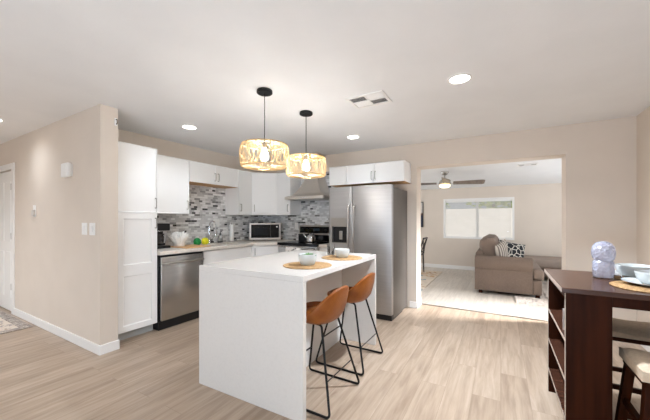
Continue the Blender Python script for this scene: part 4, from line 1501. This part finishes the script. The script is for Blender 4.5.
def pillow(w, h, th, n=14, pw=0.42):
    bm = BM()
    F_, B_ = [], []
    for i in range(n + 1):
        u = -1 + 2 * i / n
        a, b = [], []
        for j in range(n + 1):
            v = -1 + 2 * j / n
            e = ((1 - u * u) * (1 - v * v)) ** pw * th / 2
            px = w / 2 * u * (1 - 0.07 * (1 - v * v) * abs(u))
            pz = h / 2 * v * (1 - 0.07 * (1 - u * u) * abs(v))
            vt = bm.verts.new((px, -e, pz))
            a.append(vt)
            b.append(vt if (i in (0, n) or j in (0, n)) else bm.verts.new((px, e, pz)))
        F_.append(a); B_.append(b)
    for i in range(n):
        for j in range(n):
            bm.faces.new((F_[i][j], F_[i + 1][j], F_[i + 1][j + 1], F_[i][j + 1]))
            bm.faces.new((B_[i][j], B_[i][j + 1], B_[i + 1][j + 1], B_[i + 1][j]))
    return bm


def put(o, loc, rot):
    o.location = loc
    o.rotation_euler = rot
    return o


# cushions lean on the backrest
for yy, ww in ((0.62, 0.72), (1.40, 0.76)):
    xfb = Matrix.Translation((0.235, yy, 0.735)) @ Matrix.Rotation(-0.22, 4, 'Y') @ Matrix.Rotation(PI / 2, 4, 'Z')
    obj('back_cushion', pillow(ww, 0.52, 0.36, 16, 0.22), M['sofa_cushion'], t, smooth=True, xf=xfb)
o = put(obj('throw_pillow', pillow(0.42, 0.42, 0.12), M['pillow_stripe'], None, smooth=True), (0.02, 6.40, 0.70), (0.0, -0.3, 1.15))
tag(o, 'beige striped throw pillow leaning between the big sofa cushion and the patterned pillow', 'pillow', 'throw pillows on the sofa')
o = put(obj('throw_pillow', pillow(0.50, 0.46, 0.13), M['pillow_bw'], None, smooth=True), (0.17, 6.66, 0.665), (-0.3, 0.2, 0.4))
tag(o, 'black throw pillow with white line pattern on the sofa', 'pillow', 'throw pillows on the sofa')
# ottoman
t = thing('ottoman', 'low dark taupe ottoman in front of the chaise', 'ottoman', (1.42, 7.05, 0))
obj('body', boxbm(-0.38, -0.3, 0.06, 0.38, 0.3, 0.30), M['sofa'], t, bevel=0.02, seg=3)
obj('top_cushion', boxbm(-0.39, -0.31, 0.305, 0.39, 0.31, 0.41), M['sofa_cushion'], t, bevel=0.035, seg=4)
for sx in (-1, 1):
    for sy in (-1, 1):
        obj('foot', boxbm(sx * 0.32 - 0.025, sy * 0.25 - 0.025, 0.022, sx * 0.32 + 0.025, sy * 0.25 + 0.025, 0.0595), M['dark_wood'], t)

# shag rug
sg = BM()
NX, NY = 90, 90
rng = random.Random(11)
gv = []
x0, x1, y0, y1 = 0.20, 1.95, 5.58, 7.62
for i in range(NX + 1):
    row = []
    for j in range(NY + 1):
        ed = i in (0, NX) or j in (0, NY)
        row.append(sg.verts.new((x0 + (x1 - x0) * i / NX + rng.uniform(-0.007, 0.007), y0 + (y1 - y0) * j / NY + rng.uniform(-0.008, 0.008), 0.001 if ed else 0.014 + rng.uniform(0, 0.022))))
    gv.append(row)
for i in range(NX):
    for j in range(NY):
        sg.faces.new((gv[i][j], gv[i + 1][j], gv[i + 1][j + 1], gv[i][j + 1]))
for v in sg.verts:   # flattened under the sofa
    if v.co.x < 0.66 and v.co.y > 5.97 or v.co.z > 0.021 and v.co.x > 1.0 and v.co.y > 6.7:
        v.co.z = min(v.co.z, 0.02 if v.co.x > 0.9 else 0.0105)
tag(obj('shag_rug', sg, M['shag'], None), 'fluffy off-white shag rug at the front of the sofa arm', 'rug')

# dining rug and chair by the opening
o = tag(obj('dining_rug', boxbm(-3.0, 5.55, 0.001, -1.25, 7.95, 0.009), rug_mat('dining_rug', rgb(214, 200, 182), [rgb(196, 160, 120), (0.45, rgb(60, 130, 150)), (0.55, rgb(222, 208, 190)), (0.85, rgb(186, 150, 118))], 5), None),
        'cream rug with teal and tan flecks under the dark dining chair', 'rug')
t = thing('dining_chair', 'dark wood dining chair on the flecked rug beyond the fridge', 'chair', (-1.86, 7.45, 0.0092), PI)
cm = M['black_metal']
cw = noise_mat('ebony_wood', rgb(40, 32, 29), rgb(56, 45, 40), (3, 3, 30), 0.4)
obj('seat', boxbm(-0.22, -0.21, 0.44, 0.22, 0.21, 0.462), cw, t, bevel=0.006)
obj('seat_pad', boxbm(-0.2, -0.19, 0.4625, 0.21, 0.19, 0.5), mat('pad_cream', rgb(222, 214, 204), 0.9), t, bevel=0.014, seg=3)
for sy in (-1, 1):
    obj('leg', tubeb([(0.2, sy * 0.19, 0.0), (0.19, sy * 0.18, 0.4395)], [0.014, 0.02], 8), cw, t, smooth=True)
    obj('leg', tubeb([(-0.22, sy * 0.19, 0.0), (-0.2, sy * 0.19, 0.4395)], [0.014, 0.02], 8), cw, t, smooth=True)
    obj('back_post', tubeb([(-0.21, sy * 0.19, 0.4625), (-0.235, sy * 0.19, 0.65), (-0.30, sy * 0.2, 0.87)], [0.018, 0.017, 0.014], 8), cw, t, smooth=True)
obj('top_rail', tubeb([(-0.295, -0.2, 0.85), (-0.315, 0, 0.86), (-0.295, 0.2, 0.85)], 0.022, 8), cw, t, smooth=True)
for a, b in (((-0.22, -0.17, 0.5), (-0.285, 0.18, 0.83)), ((-0.222, 0.17, 0.5), (-0.287, -0.18, 0.83))):
    obj('cross_slat', tubeb([a, b], 0.012, 8), cw, t, smooth=True)
obj('lower_rail', tubeb([(-0.215, -0.19, 0.52), (-0.215, 0.19, 0.52)], 0.012, 8), cw, t, smooth=True)
# art
t = thing('wall_art', 'narrow framed abstract print in white and navy beyond the fridge', 'picture', (-2.10, LY - 0.001, 1.10))
obj('frame', grid_slab([-0.24, -0.225, 0.225, 0.24], [0, 0.015, 0.685, 0.70], lambda i, j: not (i == 1 and j == 1), -0.03, -0.001, 'xz'), M['black'], t)
am = mat('abstract_print', rgb(220, 216, 210), 0.7)
nt, p = nodes_of(am)
tc = nt.nodes.new('ShaderNodeTexCoord'); sx_ = nt.nodes.new('ShaderNodeSeparateXYZ'); ns = nt.nodes.new('ShaderNodeTexNoise'); ns.inputs['Scale'].default_value = 6
ad = nt.nodes.new('ShaderNodeMath'); ad.operation = 'MULTIPLY_ADD'; ad.inputs[1].default_value = 0.25
cr = nt.nodes.new('ShaderNodeValToRGB')
e = cr.color_ramp.elements
e[0].position, e[0].color = 0.0, rgb(58, 70, 92)
e[1].position, e[1].color = 0.42, rgb(52, 60, 78)
for pos, c in ((0.5, rgb(120, 92, 74)), (0.56, rgb(214, 208, 202)), (1.0, rgb(228, 224, 218))):
    q = e.new(pos); q.color = c
nt.links.new(tc.outputs['Object'], sx_.inputs[0]); nt.links.new(tc.outputs['Object'], ns.inputs['Vector'])
nt.links.new(ns.outputs['Fac'], ad.inputs[0]); nt.links.new(sx_.outputs[2], ad.inputs[2]); nt.links.new(ad.outputs[0], cr.inputs['Fac']); nt.links.new(cr.outputs['Color'], p.inputs['Base Color'])
obj('print', boxbm(-0.225, -0.012, 0.015, 0.225, -0.002, 0.685), am, t)

# ------------------------------------------------------------------ outside the living room window
struct('ground_outside', boxbm(-14, 8.75, -0.2, 14, 30, -0.1), mat('concrete', rgb(214, 208, 200), 0.9), 'pale concrete yard beyond the window', 'ground')
o = tag(obj('block_wall', boxbm(-9, 12.5, -0.1, 9, 12.7, 1.72), noise_mat('block_wall', rgb(232, 228, 222), rgb(240, 236, 231), (3, 3, 8), 0.9), None), 'pale garden wall behind the living room window', 'wall', kind='structure')
t = thing('neighbour_house', 'pale house with red roof edge beyond the garden wall', 'house', (-6.4, 19.5, -0.1))
obj('house_wall', boxbm(-3.2, -2, 0, 2.2, 2, 2.2), mat('house_white', rgb(236, 232, 226), 0.9), t)
rb = BM()
lo = [(-3.6, -2.3, 3.3), (2.7, -2.3, 2.15), (2.7, 2.3, 2.15), (-3.6, 2.3, 3.3)]
a = [rb.verts.new(c) for c in lo]; b = [rb.verts.new((x, y, z + 0.16)) for x, y, z in lo]
rb.faces.new(a[::-1]); rb.faces.new(b)
for i in range(4):
    j = (i + 1) % 4
    rb.faces.new((a[i], a[j], b[j], b[i]))
obj('roof', rb, mat('roof_red', rgb(186, 92, 70), 0.8), t)
gable = BM()
v, _ = box(gable, -3.2, -1.9, 2.2, 2.2, 1.9, 2.21)
for q in v:
    if q.co.z > 2.205:
        q.co.z = 2.21 + (2.7 - q.co.x) / 6.3 * 1.1
obj('gable', gable, mat('gable_white', rgb(236, 232, 226), 0.9), t)
leaf = noise_mat('tree_leaves', rgb(120, 150, 70), rgb(190, 196, 110), (3, 3, 3), 0.8)
for k, (x, y, s, lab) in enumerate(((-3.2, 15.2, 1.0, 'leafy green tree seen at the far side of the window beyond the wall'), (-0.3, 17.6, 1.15, 'broad yellow-green tree beyond the garden wall in the window middle'),
                                    (2.9, 15.6, 1.0, 'yellow-green tree beyond the garden wall above the sofa pillow'))):
    t = thing('tree', lab, 'tree', (x, y, -0.1), 0, 'trees beyond the garden wall')
    obj('trunk', tubeb([(0, 0, 0), (0.05, 0, 1.0), (0, 0, 2.2)], [0.14, 0.11, 0.07], 8), mat('bark', rgb(110, 92, 76), 0.9), t, smooth=True)
    cr_ = BM()
    rng = random.Random(20 + k)
    for _ in range(420):
        th, ph = rng.uniform(0, 2 * PI), math.acos(rng.uniform(-1, 1))
        rr = rng.uniform(0.55, 1.0) * s * 1.25
        c = Vector((rr * math.sin(ph) * math.cos(th), rr * math.sin(ph) * math.sin(th), 2.5 * s + 0.85 * rr * math.cos(ph)))
        m_ = Matrix.Translation(c) @ Matrix.Rotation(rng.uniform(0, 6), 4, 'Z') @ Matrix.Rotation(rng.uniform(0, 3), 4, 'X')
        q = [cr_.verts.new(m_ @ Vector(p_)) for p_ in ((-0.13, -0.07, 0), (0.13, -0.07, 0.03), (0.15, 0.07, -0.02), (-0.12, 0.08, 0.02))]
        cr_.faces.new(q)
    obj('foliage', cr_, leaf, t, recalc=False)
